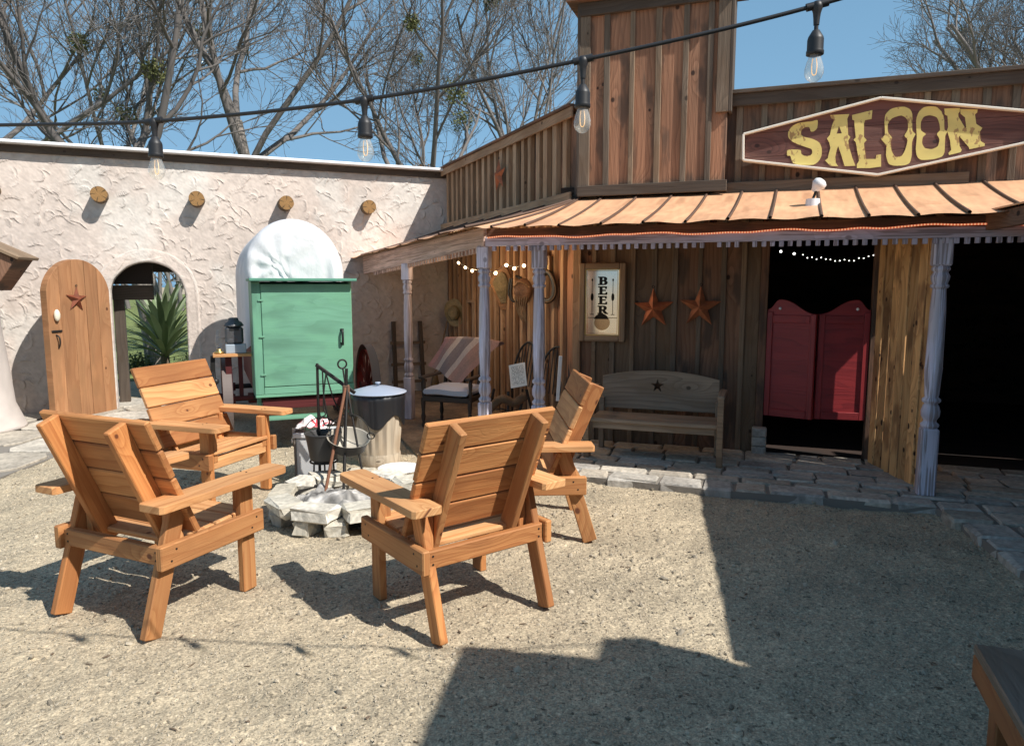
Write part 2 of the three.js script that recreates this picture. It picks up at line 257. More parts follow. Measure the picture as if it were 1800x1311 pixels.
// packed earth under the angled porch
{
  const p = [[-0.9, 0, -0.6], [4.3, 0, -0.6], [4.9, 0, 1.7], [-0.5, 0, 1.4]].map(([x, , z]) => new THREE.Vector2(x, -z)), g = new THREE.ExtrudeGeometry(new THREE.Shape(p), { depth: 0.06, bevelEnabled: false }); g.rotateX(-Math.PI / 2); g.translate(0, -0.03, 0);
  const t = tex(512, 512, (u, v) => { const m = 0.7 + 0.5 * fb(u, v, 6, 6, 5, 161) + (fb(u, v, 60, 60, 2, 162) - 0.5) * 0.3; return [150 * m, 128 * m, 104 * m]; }, [1, 1]);
  const m = structure('earth_floor', g, new THREE.MeshStandardMaterial({ map: t, bumpMap: stoneBump, bumpScale: 0.012, roughness: 1 })); m.position.set(KX, -0.008, KZ); m.rotation.y = AA;
}
{ // flagstones at the left
  const f = structure('flagstone_path', (() => { const g = new THREE.BoxGeometry(3.4, 0.03, 4.6); g.translate(-6.1, -0.008, -7.6); return g; })(), mortar);
  const r = RNG(19); let sd = 300;
  for (let i = 0; i < 5; i++) for (let j = 0; j < 6; j++) {
    const x = -4.75 - i * 0.66 + (r() - 0.5) * 0.08, z = -5.65 - j * 0.76 - (i % 2) * 0.3, s = new THREE.Shape(), n = 8;
    for (let k = 0; k < n; k++) { const a = k / n * 6.283 + 0.4, cx = Math.sign(Math.cos(a)) * Math.pow(Math.abs(Math.cos(a)), 0.5), cy = Math.sign(Math.sin(a)) * Math.pow(Math.abs(Math.sin(a)), 0.5), q = 0.9 + 0.12 * r(); s[k ? 'lineTo' : 'moveTo'](cx * 0.325 * q, cy * 0.37 * q); }
    const g = new THREE.ExtrudeGeometry(s, { depth: 0.016, bevelThickness: 0.005, bevelSize: 0.006, bevelSegments: 1 }); g.rotateX(-Math.PI / 2);
    part(f, 'flagstone', g, stoneM[2 + (i + j) % 2], [x, 0.008, z]);
  }
}

// ---------- adobe wall ----------
const stuccoH = (() => { // trowelled plaster: soft swells and short curled lips of plaster, 2 m tile
  const W = 1024, A = new Float32Array(W * W), L = new Float32Array(W * W), r = RNG(91);
  for (let j = 0; j < W; j++) for (let i = 0; i < W; i++) { const u = i / W, v = j / W; A[j * W + i] = fb(u, v, 5, 5, 3, 171) * 0.26 + fb(u, v, 22, 22, 3, 172) * 0.2 + fb(u, v, 90, 90, 2, 173) * 0.1; }
  for (let s = 0; s < 185; s++) {
    let x = r() * W, y = r() * W, a = (r() - 0.5) * 1.5 + (r() < 0.25 ? 1.1 : 0), c = (r() - 0.5) * 0.1; const n = 18 + r() * 60, hgt = 0.3 + r() * 0.6, sm = 8 + r() * 12;
    for (let k = 0; k < n; k++) {
      x += Math.cos(a) * 2; y += Math.sin(a) * 2; a += c + (r() - 0.5) * 0.34; const f = Math.pow(Math.sin(Math.PI * k / n), 0.7) * hgt;
      for (let q = -6; q <= 30; q++) { // sharp underneath, smeared out above
        const px = Math.round(x - Math.sin(a) * q), py = Math.round(y + Math.cos(a) * q), h = q < 0 ? f * Math.exp(-q * q / 5) : f * Math.exp(-q / sm);
        for (const e of [0, 1]) { const o = (((py + e) % W + W) % W) * W + (px % W + W) % W; if (h > L[o]) L[o] = h; }
      }
    }
  }
  for (let k = 0; k < A.length; k++) A[k] = Math.min(1, A[k] * 0.75 + L[k] * 0.58);
  return { W, A, at(x, y) { const u = ((x / 2) % 1 + 1) % 1 * W, v = ((y / 2) % 1 + 1) % 1 * W, i = Math.floor(u), j = Math.floor(v), fu = u - i, fv = v - j, g = (a, b) => A[(b % W) * W + a % W]; return mix(mix(g(i, j), g(i + 1, j), fu), mix(g(i, j + 1), g(i + 1, j + 1), fu), fv); } };
})();
const stuccoBump = tex(1024, 1024, (u, v, i, j) => { const c = clamp(stuccoH.A[j * 1024 + i], 0, 1) * 255; return [c, c, c]; }, [0.5, 0.5], false);
const stuccoTex = tex(512, 512, (u, v) => { const a = fb(u, v, 3, 3, 4, 181), b = fb(u, v, 5, 4, 4, 182), m = 0.88 + 0.16 * a + (fb(u, v, 70, 70, 2, 183) - 0.5) * 0.12, p = sstep(0.42, 0.62, b); return [mix(212, 207, p) * m, mix(204, 193, p) * m, mix(195, 182, p) * m]; }, [1 / 3, 1 / 3]);
const stucco = new THREE.MeshStandardMaterial({ map: stuccoTex, bumpMap: stuccoBump, bumpScale: 0.012, roughness: 0.95 });
const stuccoRough = stucco;
const adobe = thing('adobe_building', 'long pinkish adobe wall with arched doorway and round log ends under a white coping', 'wall', [KX, 0, KZ], DA);
const ARX = -4.15, ARW = 0.47, ARY = 1.5; // arch centre, half width, spring height
{
  const X0 = -7.6, X1 = 0.0, top = 3.32, st = 0.011, nx = Math.round((X1 - X0) / st), ny = Math.round(top / st), pos = [], uv = [], idx = [];
  const inside = (x, y, g) => y < ARY ? Math.abs(x - ARX) < ARW + g : Math.hypot(x - ARX, y - ARY) < ARW + g;
  for (let j = 0; j <= ny; j++) for (let i = 0; i <= nx; i++) { const x = X0 + (X1 - X0) * i / nx, y = top * j / ny; pos.push(x, y, (stuccoH.at(x, y) - 0.3) * 0.03); uv.push(x, y); }
  for (let j = 0; j < ny; j++) for (let i = 0; i < nx; i++) { const x = X0 + (X1 - X0) * (i + 0.5) / nx, y = top * (j + 0.5) / ny; if (inside(x, y, 0.03)) continue; const a = j * (nx + 1) + i; idx.push(a, a + 1, a + nx + 1, a + 1, a + nx + 2, a + nx + 1); }
  const g = new THREE.BufferGeometry(); g.setAttribute('position', new THREE.Float32BufferAttribute(pos, 3)); g.setAttribute('uv', new THREE.Float32BufferAttribute(uv, 2)); g.setIndex(idx); g.computeVertexNormals();
  part(adobe, 'plaster_face', g, new THREE.MeshStandardMaterial({ map: stuccoTex, roughness: 0.95, bumpMap: stuccoBump, bumpScale: 0.012 }));
  // the wall's body behind the face, with the arched opening through it
  const s = new THREE.Shape([[X0, 0], [X0, top], [X1 + 0.1, top], [X1 + 0.1, 0]].map((p) => new THREE.Vector2(...p))), h = new THREE.Path();
  h.moveTo(ARX - ARW - 0.02, 0.001); h.lineTo(ARX - ARW - 0.02, ARY); h.absarc(ARX, ARY, ARW + 0.02, Math.PI, 0, true); h.lineTo(ARX + ARW + 0.02, 0.001); s.holes.push(h);
  const b = new THREE.ExtrudeGeometry(s, { depth: 0.28, bevelEnabled: false, curveSegments: 24 }); b.translate(0, 0, -0.31); part(adobe, 'wall', b, stucco);
  // smooth plaster surround
  const o = new THREE.Shape(), W2 = ARW + 0.12; o.moveTo(ARX - W2, 0); o.lineTo(ARX - W2, ARY); o.absarc(ARX, ARY, W2, Math.PI, 0, true); o.lineTo(ARX + W2, 0); o.lineTo(ARX + ARW, 0); o.lineTo(ARX + ARW, ARY); o.absarc(ARX, ARY, ARW, 0, Math.PI, false); o.lineTo(ARX - ARW, 0);
  const r = new THREE.ExtrudeGeometry(o, { depth: 0.14, bevelThickness: 0.02, bevelSize: 0.03, bevelSegments: 4, curveSegments: 32 }); r.translate(0, 0, -0.152);
  mapped(r, (x, y, z) => [x + (fb(x / 8 + 0.5, y / 8 + 0.5, 40, 40, 2, 5) - 0.5) * 0.03, y, z + (fb(x / 8 + 0.5, y / 8 + 0.5, 60, 60, 2, 6) - 0.5) * 0.02]);
  part(adobe, 'arch_surround', r, new THREE.MeshStandardMaterial({ map: stuccoTex, roughness: 0.95, bumpMap: stoneBump, bumpScale: 0.012 }));
  // coping
  bmm(adobe, 'coping', M.white, X0, X1 + 0.06, 3.335, 3.375, -0.34, 0.15, 0.008);
  bmm(adobe, 'coping_board', M.darkTrim, X0, X1 - 0.02, 3.245, 3.335, -0.3, 0.035, 0.004);
  // log ends
  const endT = tex(256, 256, (u, v) => { const x = u - 0.5 + (fb(u, v, 4, 4, 2, 191) - 0.5) * 0.1, y = v - 0.5, r = Math.hypot(x, y) * 2, a = Math.atan2(y, x), k = 0.8 + 0.18 * Math.sin(r * 46) + (fb(u, v, 60, 60, 2, 192) - 0.5) * 0.3, cr = Math.pow(Math.abs(Math.sin(a * 2.5 + 1)), 60) * sstep(0.2, 0.6, r) * 0.5; return [176 * k * (1 - cr), 134 * k * (1 - cr), 82 * k * (1 - cr)]; });
  const endM = new THREE.MeshStandardMaterial({ map: endT, roughness: 0.9 }), bark = wood(T.grey, [0.5, 0.4, 0.3], 0.95, 0.004);
  [-5.78, -4.63, -3.5, -2.38, -1.225].forEach((x, i) => {
    const r0 = 0.098, L = [0.24, 0.22, 0.23, 0.23, 0.21][i], g = sub(adobe, 'log_end', [x, 2.775 - 0.004 * i, 0]); g.rotation.y = (i % 2 - 0.5) * 0.06;
    const c = new THREE.CylinderGeometry(r0 * 0.97, r0, L, 26, 3, true); mapped(c, (a, b, e) => { const k = 1 + (hash(Math.round(a * 200), Math.round(e * 200), i) - 0.5) * 0.05; return [a * k, b, e * k]; }); c.rotateX(Math.PI / 2); c.translate(0, 0, L / 2 - 0.02); part(g, 'bark', c, bark);
    const e = new THREE.CircleGeometry(r0 * 0.975, 26); e.rotateZ(i * 1.7); e.translate(0, 0, L - 0.021); part(g, 'cut_face', e, endM);
  });
  // passage roof, post and beam behind the arch
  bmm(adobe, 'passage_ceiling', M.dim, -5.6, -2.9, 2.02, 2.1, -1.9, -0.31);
  bmm(adobe, 'passage_beam', M.darkTrim, -5.4, -4.12, 1.44, 1.64, -0.62, -0.5);
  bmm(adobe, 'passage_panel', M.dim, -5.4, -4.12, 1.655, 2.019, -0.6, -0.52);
  bmm(adobe, 'passage_lintel', M.darkTrim, -5.6, -2.9, 1.84, 2.02, -1.88, -1.78);
  bmm(adobe, 'passage_post', M.darkTrim, -4.62, -4.49, 0, 1.44, -0.62, -0.5);
}
{ // arched plank door, swung open towards the yard
  const hinge = [ARX - ARW - 0.015, 0.03, 0.06], door = sub(adobe, 'arched_door', hinge); door.rotation.y = THREE.MathUtils.degToRad(53);
  // local x runs from the hinge (0) to the free edge (negative)
  const Wd = 0.93, spring = 1.46, n = 5, w = Wd / n, th = 0.085, cx = -Wd / 2;
  for (let i = 0; i < n; i++) {
    const x0 = -Wd + i * w + 0.005, x1 = x0 + w - 0.01, s = new THREE.Shape(), top = (x) => spring + Math.sqrt(Math.max(0, 1 - Math.pow((x - cx) / (Wd / 2 + 0.004), 2))) * 0.46 - 0.0;
    s.moveTo(x0, 0); s.lineTo(x1, 0); for (let k = 0; k <= 8; k++) { const x = mix(x1, x0, k / 8); s.lineTo(x, top(x)); }
    const g = new THREE.ExtrudeGeometry(s, { depth: th, bevelThickness: 0.004, bevelSize: 0.003, bevelSegments: 1 }); g.translate(0, 0, -th / 2 + (hash(i, 2, 3) - 0.5) * 0.006);
    const u = g.attributes.uv; for (let k = 0; k < u.count; k++) u.setXY(k, u.getX(k) + i * 0.31, u.getY(k) + i * 0.8);
    part(door, 'plank', g, M.door[i % 2]);
  }
  const knob = new THREE.SphereGeometry(1, 20, 14); knob.scale(0.036, 0.07, 0.03); part(door, 'knob', knob, std([0.72, 0.66, 0.52], 0.35), [-Wd + 0.1, 1.26, th / 2 + 0.03]);
  bmm(door, 'latch_plate', M.iron, -Wd + 0.03, -Wd + 0.17, 1.06, 1.085, th / 2, th / 2 + 0.02); part(door, 'latch_handle', tubeGeo([V(-Wd + 0.09, 1.03, 0.05), V(-Wd + 0.095, 1.0, 0.085), V(-Wd + 0.1, 0.92, 0.085), V(-Wd + 0.11, 0.87, 0.052)], 0.009), M.iron);
}
// white-washed buttress and dark timber bracket at the far left
{
  const b = thing('plaster_buttress', 'pale plastered pillar at the far left edge beside the flagstones', 'pillar', [-6.16, 0, -7.85], 0.2);
  const g = lathe([[0, 0], [0.6, 0], [0.58, 0.06], [0.5, 0.3], [0.46, 0.8], [0.42, 1.2], [0.42, 1.62], [0.4, 1.66], [0, 1.67]], 40);
  mapped(g, (x, y, z) => { const k = 1 + (fb(Math.atan2(z, x) / 6.283 + 0.5, y / 4, 8, 16, 3, 9) - 0.5) * 0.08; return [x * k, y, z * k]; });
  part(b, 'pillar', g, new THREE.MeshStandardMaterial({ map: stuccoTex, color: lin(0.9, 0.94, 0.98), roughness: 0.9, bumpMap: stoneBump, bumpScale: 0.006 }));
  const h = thing('timber_bracket', 'dark brown pointed timber box jutting in at the left edge above the pillar', 'bracket', [-6.02, 1.5, -7.85], 0.2);
  const s = new THREE.Shape([[-0.4, 0.09], [0.38, 0.09], [0.62, 0.42], [0.2, 0.62], [-0.4, 0.62]].map((p) => new THREE.Vector2(...p))), e = new THREE.ExtrudeGeometry(s, { depth: 0.4, bevelThickness: 0.006, bevelSize: 0.006, bevelSegments: 1 }); e.translate(0, 0, -0.2);
  part(h, 'body', e, M.brownTrim); const rf = part(h, 'cover_board', cbox(0.55, 0.035, 0.5, 0.005), M.batten[1], [0.42, 0.55, 0], [0, 0, -0.445]);
}

// ---------- saloon ----------
const saloon = thing('saloon_building', 'dark board and batten saloon with false front tower and tin porch roof', 'building', [CX, 0, CZ], FA);
// vertical boards with battens over the joints
function boards(parent, x0, x1, y0, y1, z, { bw = 0.205, mats = M.barn, bats = M.batten, bt = 0.03, bwid = 0.05, xs, top } = {}) {
  const joints = xs ? [x0, ...xs, x1] : [x0]; if (!xs) { const n = Math.max(1, Math.round((x1 - x0) / bw)); for (let i = 1; i <= n; i++) joints.push(mix(x0, x1, i / n) + (i < n ? R(-0.015, 0.015) : 0)); }
  for (let i = 0; i < joints.length - 1; i++) { const m = bmm(parent, 'board', pick(mats), joints[i] + 0.002, joints[i + 1] - 0.002, y0, y1, z - 0.024, z + R(-0.002, 0.002), 0.003, 'y'); }
  for (let i = 1; i < joints.length - 1; i++) { const w = bwid * R(0.85, 1.15), m = bmm(parent, 'batten', pick(bats), joints[i] - w / 2, joints[i] + w / 2, y0 + R(0, 0.015), y1 - R(0, 0.015), z + 0.001, z + bt * R(0.85, 1.1), 0.004, 'y'); m.rotation.z = R(-0.003, 0.003); }
}
{
  const DX0 = 1.82, DX1 = 2.7, DH = 2.12;
  const fw = sub(saloon, 'front_wall');
  boards(fw, 0.0, DX0 - 0.07, 0.04, 2.5, 0, { xs: [0.17, 0.36, 0.56, 0.77, 0.965, 1.2, 1.42, 1.6], bt: 0.024, bats: M.batten, mats: M.front });
  boards(fw, DX0 - 0.07, 3.1, DH, 2.5, 0, { bt: 0.02, mats: M.front });
  bmm(fw, 'door_jamb', M.brownTrim, DX0 - 0.07, DX0, 0.045, DH, -0.1, 0.02, 0.004); bmm(fw, 'door_jamb', M.brownTrim, DX1, DX1 + 0.07, 0.045, DH, -0.1, 0.02, 0.004);
  boards(fw, DX1 + 0.07, 3.06, 0.04, DH, 0, {});
  bmm(fw, 'corner_board', M.tanBatten[1], -0.045, 0.035, 0.04, 2.5, -0.02, 0.045, 0.004);
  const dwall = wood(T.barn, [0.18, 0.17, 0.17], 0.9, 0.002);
  for (let i = 0; i < 3; i++) bmm(fw, 'sill_block', stoneM[1], DX0 - 0.09 - i * 0.001, DX0 + 0.04, 0.046 + i * 0.09, 0.133 + i * 0.09, 0.03, 0.13, 0.01);
  const uw = sub(saloon, 'upper_wall');
  boards(uw, 1.3, 5.6, 2.5, 3.3, 0, { mats: [M.barn[1], M.barn[3], M.barn[0]], bats: M.batten, bt: 0.02, bw: 0.22, bwid: 0.055 });
  bmm(uw, 'top_board', M.darkTrim, 1.42, 5.7, 3.26, 3.365, 0.033, 0.07, 0.004); bmm(uw, 'cap', M.darkTrim, 1.42, 5.75, 3.365, 3.4, -0.12, 0.1, 0.004);
  bmm(uw, 'base_board', M.batten[0], 1.41, 3.36, 2.49, 2.585, 0.034, 0.07, 0.004);
  // body of the building behind, dark inside
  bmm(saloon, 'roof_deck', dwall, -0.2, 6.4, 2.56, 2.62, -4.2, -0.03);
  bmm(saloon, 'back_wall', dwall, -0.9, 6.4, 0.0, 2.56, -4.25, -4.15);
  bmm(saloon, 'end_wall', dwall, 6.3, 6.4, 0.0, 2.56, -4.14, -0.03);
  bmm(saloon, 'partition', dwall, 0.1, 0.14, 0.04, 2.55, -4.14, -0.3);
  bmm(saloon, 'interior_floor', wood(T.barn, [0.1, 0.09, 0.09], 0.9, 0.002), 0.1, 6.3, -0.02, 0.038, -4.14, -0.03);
  boards(fw, 4.75, 6.4, 0.04, 2.5, 0, {}); bmm(fw, 'opening_header', M.brownTrim, 3.062, 4.75, 2.1, 2.5, -0.06, 0.01, 0.004);
  // tower (false front)
  const tw = sub(saloon, 'tower', [0, 0, 0]);
  boards(tw, 0.04, 1.4, 2.52, 4.24, 0.12, { xs: [0.29, 0.53, 0.775, 1.02, 1.24], bt: 0.02, bwid: 0.052, mats: M.towerBoard });
  bmm(tw, 'corner_trim', M.batten[0], 0.03, 0.13, 2.6, 4.17, 0.121, 0.15, 0.004, 'y'); bmm(tw, 'corner_trim', M.batten[0], 1.3, 1.41, 3.2, 4.17, 0.121, 0.155, 0.004, 'y');
  bmm(tw, 'side_board', M.darkTrim, 0.005, 0.035, 2.52, 4.3, -0.2, 0.156, 0.004, 'y'); bmm(tw, 'side_board', M.darkTrim, 1.41, 1.44, 3.2, 4.3, -0.2, 0.156, 0.004, 'y');
  bmm(tw, 'base_trim', M.darkTrim, 0.02, 1.42, 2.5, 2.6, 0.122, 0.17, 0.004); bmm(tw, 'head_trim', M.darkTrim, 0.03, 1.42, 4.17, 4.29, 0.122, 0.165, 0.004);
  bmm(tw, 'cap', M.brownTrim, -0.09, 1.54, 4.29, 4.34, -0.3, 0.24, 0.004); bmm(tw, 'back_panel', M.brownTrim, 0.04, 1.4, 2.62, 4.28, -0.06, 0.09);
}
{ // angled wall towards the adobe corner
  const aw = sub(saloon, 'angled_wall'); aw.position.set(0, 0, 0);
  const d = V(KX - CX, 0, KZ - CZ).applyAxisAngle(V(0, 1, 0), -FA); aw.position.copy(d); aw.rotation.y = AA - FA;
  boards(aw, 0.0, 4.19, 2.5, 3.33, 0, { bw: 0.205, bats: M.tanBatten, mats: M.barn, bt: 0.06, bwid: 0.085 });
  boards(aw, 0.0, 4.15, 0.04, 2.49, 0, { bw: 0.205, bats: M.tanBatten, mats: M.barn, bt: 0.05, bwid: 0.068 });
  bmm(aw, 'top_board', M.tanBatten[1], -0.02, 4.22, 3.27, 3.37, 0.08, 0.105, 0.004); bmm(aw, 'cap', M.brownTrim, -0.05, 4.2, 3.372, 3.4, -0.14, 0.13, 0.004); bmm(aw, 'base_board', M.tanBatten[0], -0.02, 4.2, 2.47, 2.56, 0.08, 0.105, 0.004);
  bmm(aw, 'back_panel', M.brownTrim, 0.0, 4.15, 0.04, 3.33, -0.11, -0.03);
}
// porch roof: tin sheets in two slopes meeting at a hip
const tinT = tex(512, 512, (u, v) => { const a = fb(u, v, 4, 4, 4, 201), b = fb(u, v, 24, 6, 3, 202), m = 0.9 + 0.16 * a + (b - 0.5) * 0.18, s = sstep(0.6, 0.8, fb(u, v, 7, 7, 3, 203)) * 0.35; return [mix(226, 186, s) * m, mix(174, 130, s) * m, mix(134, 96, s) * m]; }, [1, 1]);
const tin = new THREE.MeshStandardMaterial({ map: tinT, roughness: 0.5, metalness: 0.1, bumpMap: stoneBump, bumpScale: 0.004, side: THREE.DoubleSide });
const leftEnd = fW(0, 0, 0).set(-2.16, 0, -10.5), w2f = (p) => p.clone().sub(V(CX, 0, CZ)).applyAxisAngle(V(0, 1, 0), -FA);
const corner = V(-0.56, 0, 1.14), le = w2f(leftEnd);
{
  const roof = sub(saloon, 'porch_roof');
  // sheet between bottom edge b0-b1 and top edge t0-t1
  const sheet = (b0, b1, t0, t1, ribs = true) => {
    const nu = 8, nv = 8, pos = [], uv = [], idx = [], wob = R(0, 9);
    for (let j = 0; j <= nv; j++) for (let i = 0; i <= nu; i++) {
      const s = i / nu, t = j / nv, p = b0.clone().lerp(b1, s).lerp(t0.clone().lerp(t1, s), t);
      p.y -= Math.sin(t * Math.PI) * 0.018 - Math.abs(s - 0.5) * 0.006 - (1 - t) * Math.sin(s * 5 + wob) * 0.007; pos.push(p.x, p.y, p.z); uv.push(s * 0.35 + wob, t * 1.2);
    }
    for (let j = 0; j < nv; j++) for (let i = 0; i < nu; i++) { const a = j * (nu + 1) + i; idx.push(a, a + 1, a + nu + 1, a + 1, a + nu + 2, a + nu + 1); }
    const g = new THREE.BufferGeometry(); g.setAttribute('position', new THREE.Float32BufferAttribute(pos, 3)); g.setAttribute('uv', new THREE.Float32BufferAttribute(uv, 2)); g.setIndex(idx); g.computeVertexNormals();
    part(roof, 'tin_sheet', g, tin);
    if (ribs) { const a = b1.clone().lerp(t1, 0.0), pts = [0, 0.25, 0.5, 0.75, 1].map((t) => { const p = b1.clone().lerp(t1, t); p.y += 0.008 - Math.sin(t * Math.PI) * 0.018; return p; }); part(roof, 'seam', tubeGeo(pts, 0.013, 10, 6), M.seam); }
  };
  const bx = [-0.53, -0.375, -0.08, 0.206, 0.549, 0.88, 1.2, 1.508, 1.804, 2.149, 2.453, 2.759, 3.062, 3.42, 3.78], EZ = 1.48;
  for (let i = 0; i < bx.length - 1; i++) sheet(V(bx[i], 2.12 + R(-0.006, 0.006), EZ), V(bx[i + 1], 2.12 + R(-0.006, 0.006), EZ), V(Math.max(0.0, bx[i] + 0.05), 2.5, 0.03), V(Math.max(0.03, bx[i + 1] + 0.05), 2.5, 0.03));
  const kf = w2f(V(KX, 0, KZ)), c0 = V(-0.53, 2.12, 1.48), l0 = V(le.x, 2.03, le.z).add(V(-0.12, 0, 0.02)), n = 7;
  for (let i = 0; i < n; i++) { const b = (t) => l0.clone().lerp(c0, t).add(V(-0.07, 0, 0.03)), tp = (t) => V(kf.x, 2.52, kf.z).lerp(V(0.0, 2.5, 0.03), t); sheet(b(i / n), b((i + 1) / n), tp(i / n), tp((i + 1) / n)); }
  // rafters and soffit
  for (let x = 0.1; x < 3.5; x += 0.42) bar(roof, 'rafter', M.brownTrim, V(x, 2.42, 0.03), V(x, 2.085, 1.1), 0.045, 0.07, V(0, 1, 0.3));
  // fascia with dentil trim
  const fa = sub(saloon, 'fascia');
  const fBoard = wood(T.paint, [0.62, 0.58, 0.6], 0.6, 0.0015), fBrown = wood(T.barn, [0.6, 0.5, 0.46], 0.8, 0.002), fTan = wood(T.paint, [1.0, 0.76, 0.56], 0.7, 0.002), fPaint = wood(T.paint, [0.86, 0.84, 0.92], 0.6, 0.0015);
  bmm(fa, 'upper_board', fBrown, -0.55, 3.86, 2.055, 2.135, 1.1, 1.135, 0.003); bmm(fa, 'lower_board', fPaint, -0.56, 3.86, 1.985, 2.06, 1.1, 1.145, 0.003);
  for (let x = -0.5; x < 3.8; x += 0.0655 + R(-0.003, 0.003)) if (hash(Math.round(x * 50), 3, 3) > 0.04) bmm(fa, 'tooth', fPaint, x, x + 0.034, 1.945 - R(0, 0.006), 1.9845, 1.105, 1.138, 0.003);
  const a = V(corner.x, 0, corner.z), e = V(le.x, 0, le.z), dir = e.clone().sub(a).setY(0).normalize(), L = a.distanceTo(e), nrm = V(dir.z, 0, -dir.x); // along the left side
  const yb = (t) => mix(1.985, 1.80, t), yt = (t) => mix(2.15, 2.05, t), side = sub(saloon, 'side_fascia');
  const sf = (y0, y1, off, th, mat, name) => { const g = cbox(1, 1, th, 0.003, 'x'); mapped(g, (x, y, z) => { const t = clamp(x + 0.5, 0, 1), p = a.clone().addScaledVector(dir, t * L).addScaledVector(nrm, z + off); return [p.x, mix(y0(t), y1(t), y + 0.5), p.z]; }); const u = g.attributes.uv; for (let k = 0; k < u.count; k++) u.setY(k, u.getY(k) * L); part(side, name, g, mat); };
  sf((t) => yb(t), yt, 0, 0.04, fTan, 'board');
  for (let i = 0; i < 44; i++) { const t = 0.02 + i * 0.0196; const p = a.clone().addScaledVector(dir, t * L), m = part(side, 'tooth', cbox(0.036, 0.045, 0.034, 0.003), fTan, [p.x, yb(t) - 0.023, p.z]); m.rotation.y = Math.atan2(-dir.z, dir.x); }
  part(side, 'rope_trim', tubeGeo(Array.from({ length: 9 }, (_, i) => { const t = i / 8 * 0.93 + 0.02, p = a.clone().addScaledVector(dir, t * L).addScaledVector(nrm, -0.026); p.y = mix(yb(t), yt(t), 0.5) + [0.02, 0.01, -0.012, -0.005, 0.006, -0.018, -0.006, -0.02, -0.03][i]; return p; }), 0.009, 60, 6), std([0.75, 0.6, 0.42], 0.5));
  const tst = a.clone().addScaledVector(dir, L * 0.5).addScaledVector(nrm, -0.026);
}
// turned porch posts
function porchPost(parent, x, z, y0, y1, mat, s = 1) {
  const g = sub(parent, 'porch_post', [x, y0, z]), H = y1 - y0, w = 0.115 * s;
  const bb = cbox(w, 0.52, w, 0.012, 'y'); mapped(bb, (a, b, c) => { const k = b > 0.2 ? 0.96 : 1; return [a * k, b, c * k]; }); part(g, 'base_block', bb, mat, [0, 0.26, 0]);
  const r = w / 2, b = 0.52, tb = H - 0.2, P = [[r * 0.8, b], [r * 1.0, b + 0.012], [r * 1.02, b + 0.03], [r * 0.74, b + 0.045], [r * 0.72, b + 0.06], [r * 1.0, b + 0.09], [r * 1.05, b + 0.13], [r * 0.86, b + 0.17], [r * 0.7, b + 0.185], [r * 1.02, b + 0.2], [r * 1.02, b + 0.22], [r * 0.72, b + 0.235], [r * 0.8, b + 0.26], [r * 0.97, b + 0.45], [r * 0.99, b + 0.451], [r * 0.99, b + 0.458], [r * 0.95, b + 0.46], [r * 0.86, tb - 0.31], [r * 0.74, tb - 0.17], [r * 0.76, tb - 0.165], [r * 1.0, tb - 0.155], [r * 1.0, tb - 0.14], [r * 0.8, tb - 0.13], [r * 0.98, tb - 0.1], [r * 1.03, tb - 0.075], [r * 0.8, tb - 0.05], [r * 0.78, tb - 0.042], [r * 1.0, tb - 0.03], [r * 1.0, tb - 0.015], [r * 0.8, tb]];
  const l = lathe(P, 28), u = l.attributes.uv, p = l.attributes.position; for (let i = 0; i < u.count; i++) u.setXY(i, u.getX(i) * 0.36, p.getY(i)); part(g, 'turned_shaft', l, mat);
  part(g, 'top_block', cbox(w, 0.2, w, 0.01, 'y'), mat, [0, H - 0.1, 0]); return g;
}
{
  porchPost(saloon, 3.0, 1.07, 0.06, 1.985, M.paint, 1.08); porchPost(saloon, -0.085, 1.06, 0.06, 1.985, M.paint); porchPost(saloon, -0.6, 1.07, 0.06, 1.99, M.paint, 0.96);
  const p = w2f(V(-1.25, 0, -8.55)); porchPost(saloon, p.x, p.z, 0.02, 1.9, M.paint, 0.95);
  const q = sub(saloon, 'plank_screen'), A = V(2.73, 0, 0.1), B = V(3.0, 0, 0.96), n = 7; let t = 0;
  const ws = [0.13, 0.15, 0.16, 0.15, 0.15, 0.14, 0.12];
  for (let i = 0; i < n; i++) {
    const w = ws[i] * 0.9, m = part(q, 'plank', (() => { const g = cbox(w - 0.014, 1.99, 0.028, 0.005, 'y'); return mapped(g, (x, y, z) => [x + 0.007 * Math.sin(y * 5 + i * 2) + 0.004 * Math.sin(y * 13 + i), y, z]); })(), M.pine[i % 3]);
    const c = A.clone().lerp(B, t + w / 2 / 0.9); t += w / 0.9; m.position.set(c.x, 1.05, c.z); m.rotation.y = -Math.atan2(B.z - A.z, B.x - A.x); m.position.x += R(-0.004, 0.004);
  }
  bar(q, 'rail', M.pine[1], V(2.78, 1.86, 0.1), V(3.03, 1.86, 0.93), 0.06, 0.03, V(1, 0, -0.3)); bar(q, 'rail', M.pine[1], V(2.78, 0.5, 0.1), V(3.03, 0.5, 0.93), 0.06, 0.03, V(1, 0, -0.3));
}
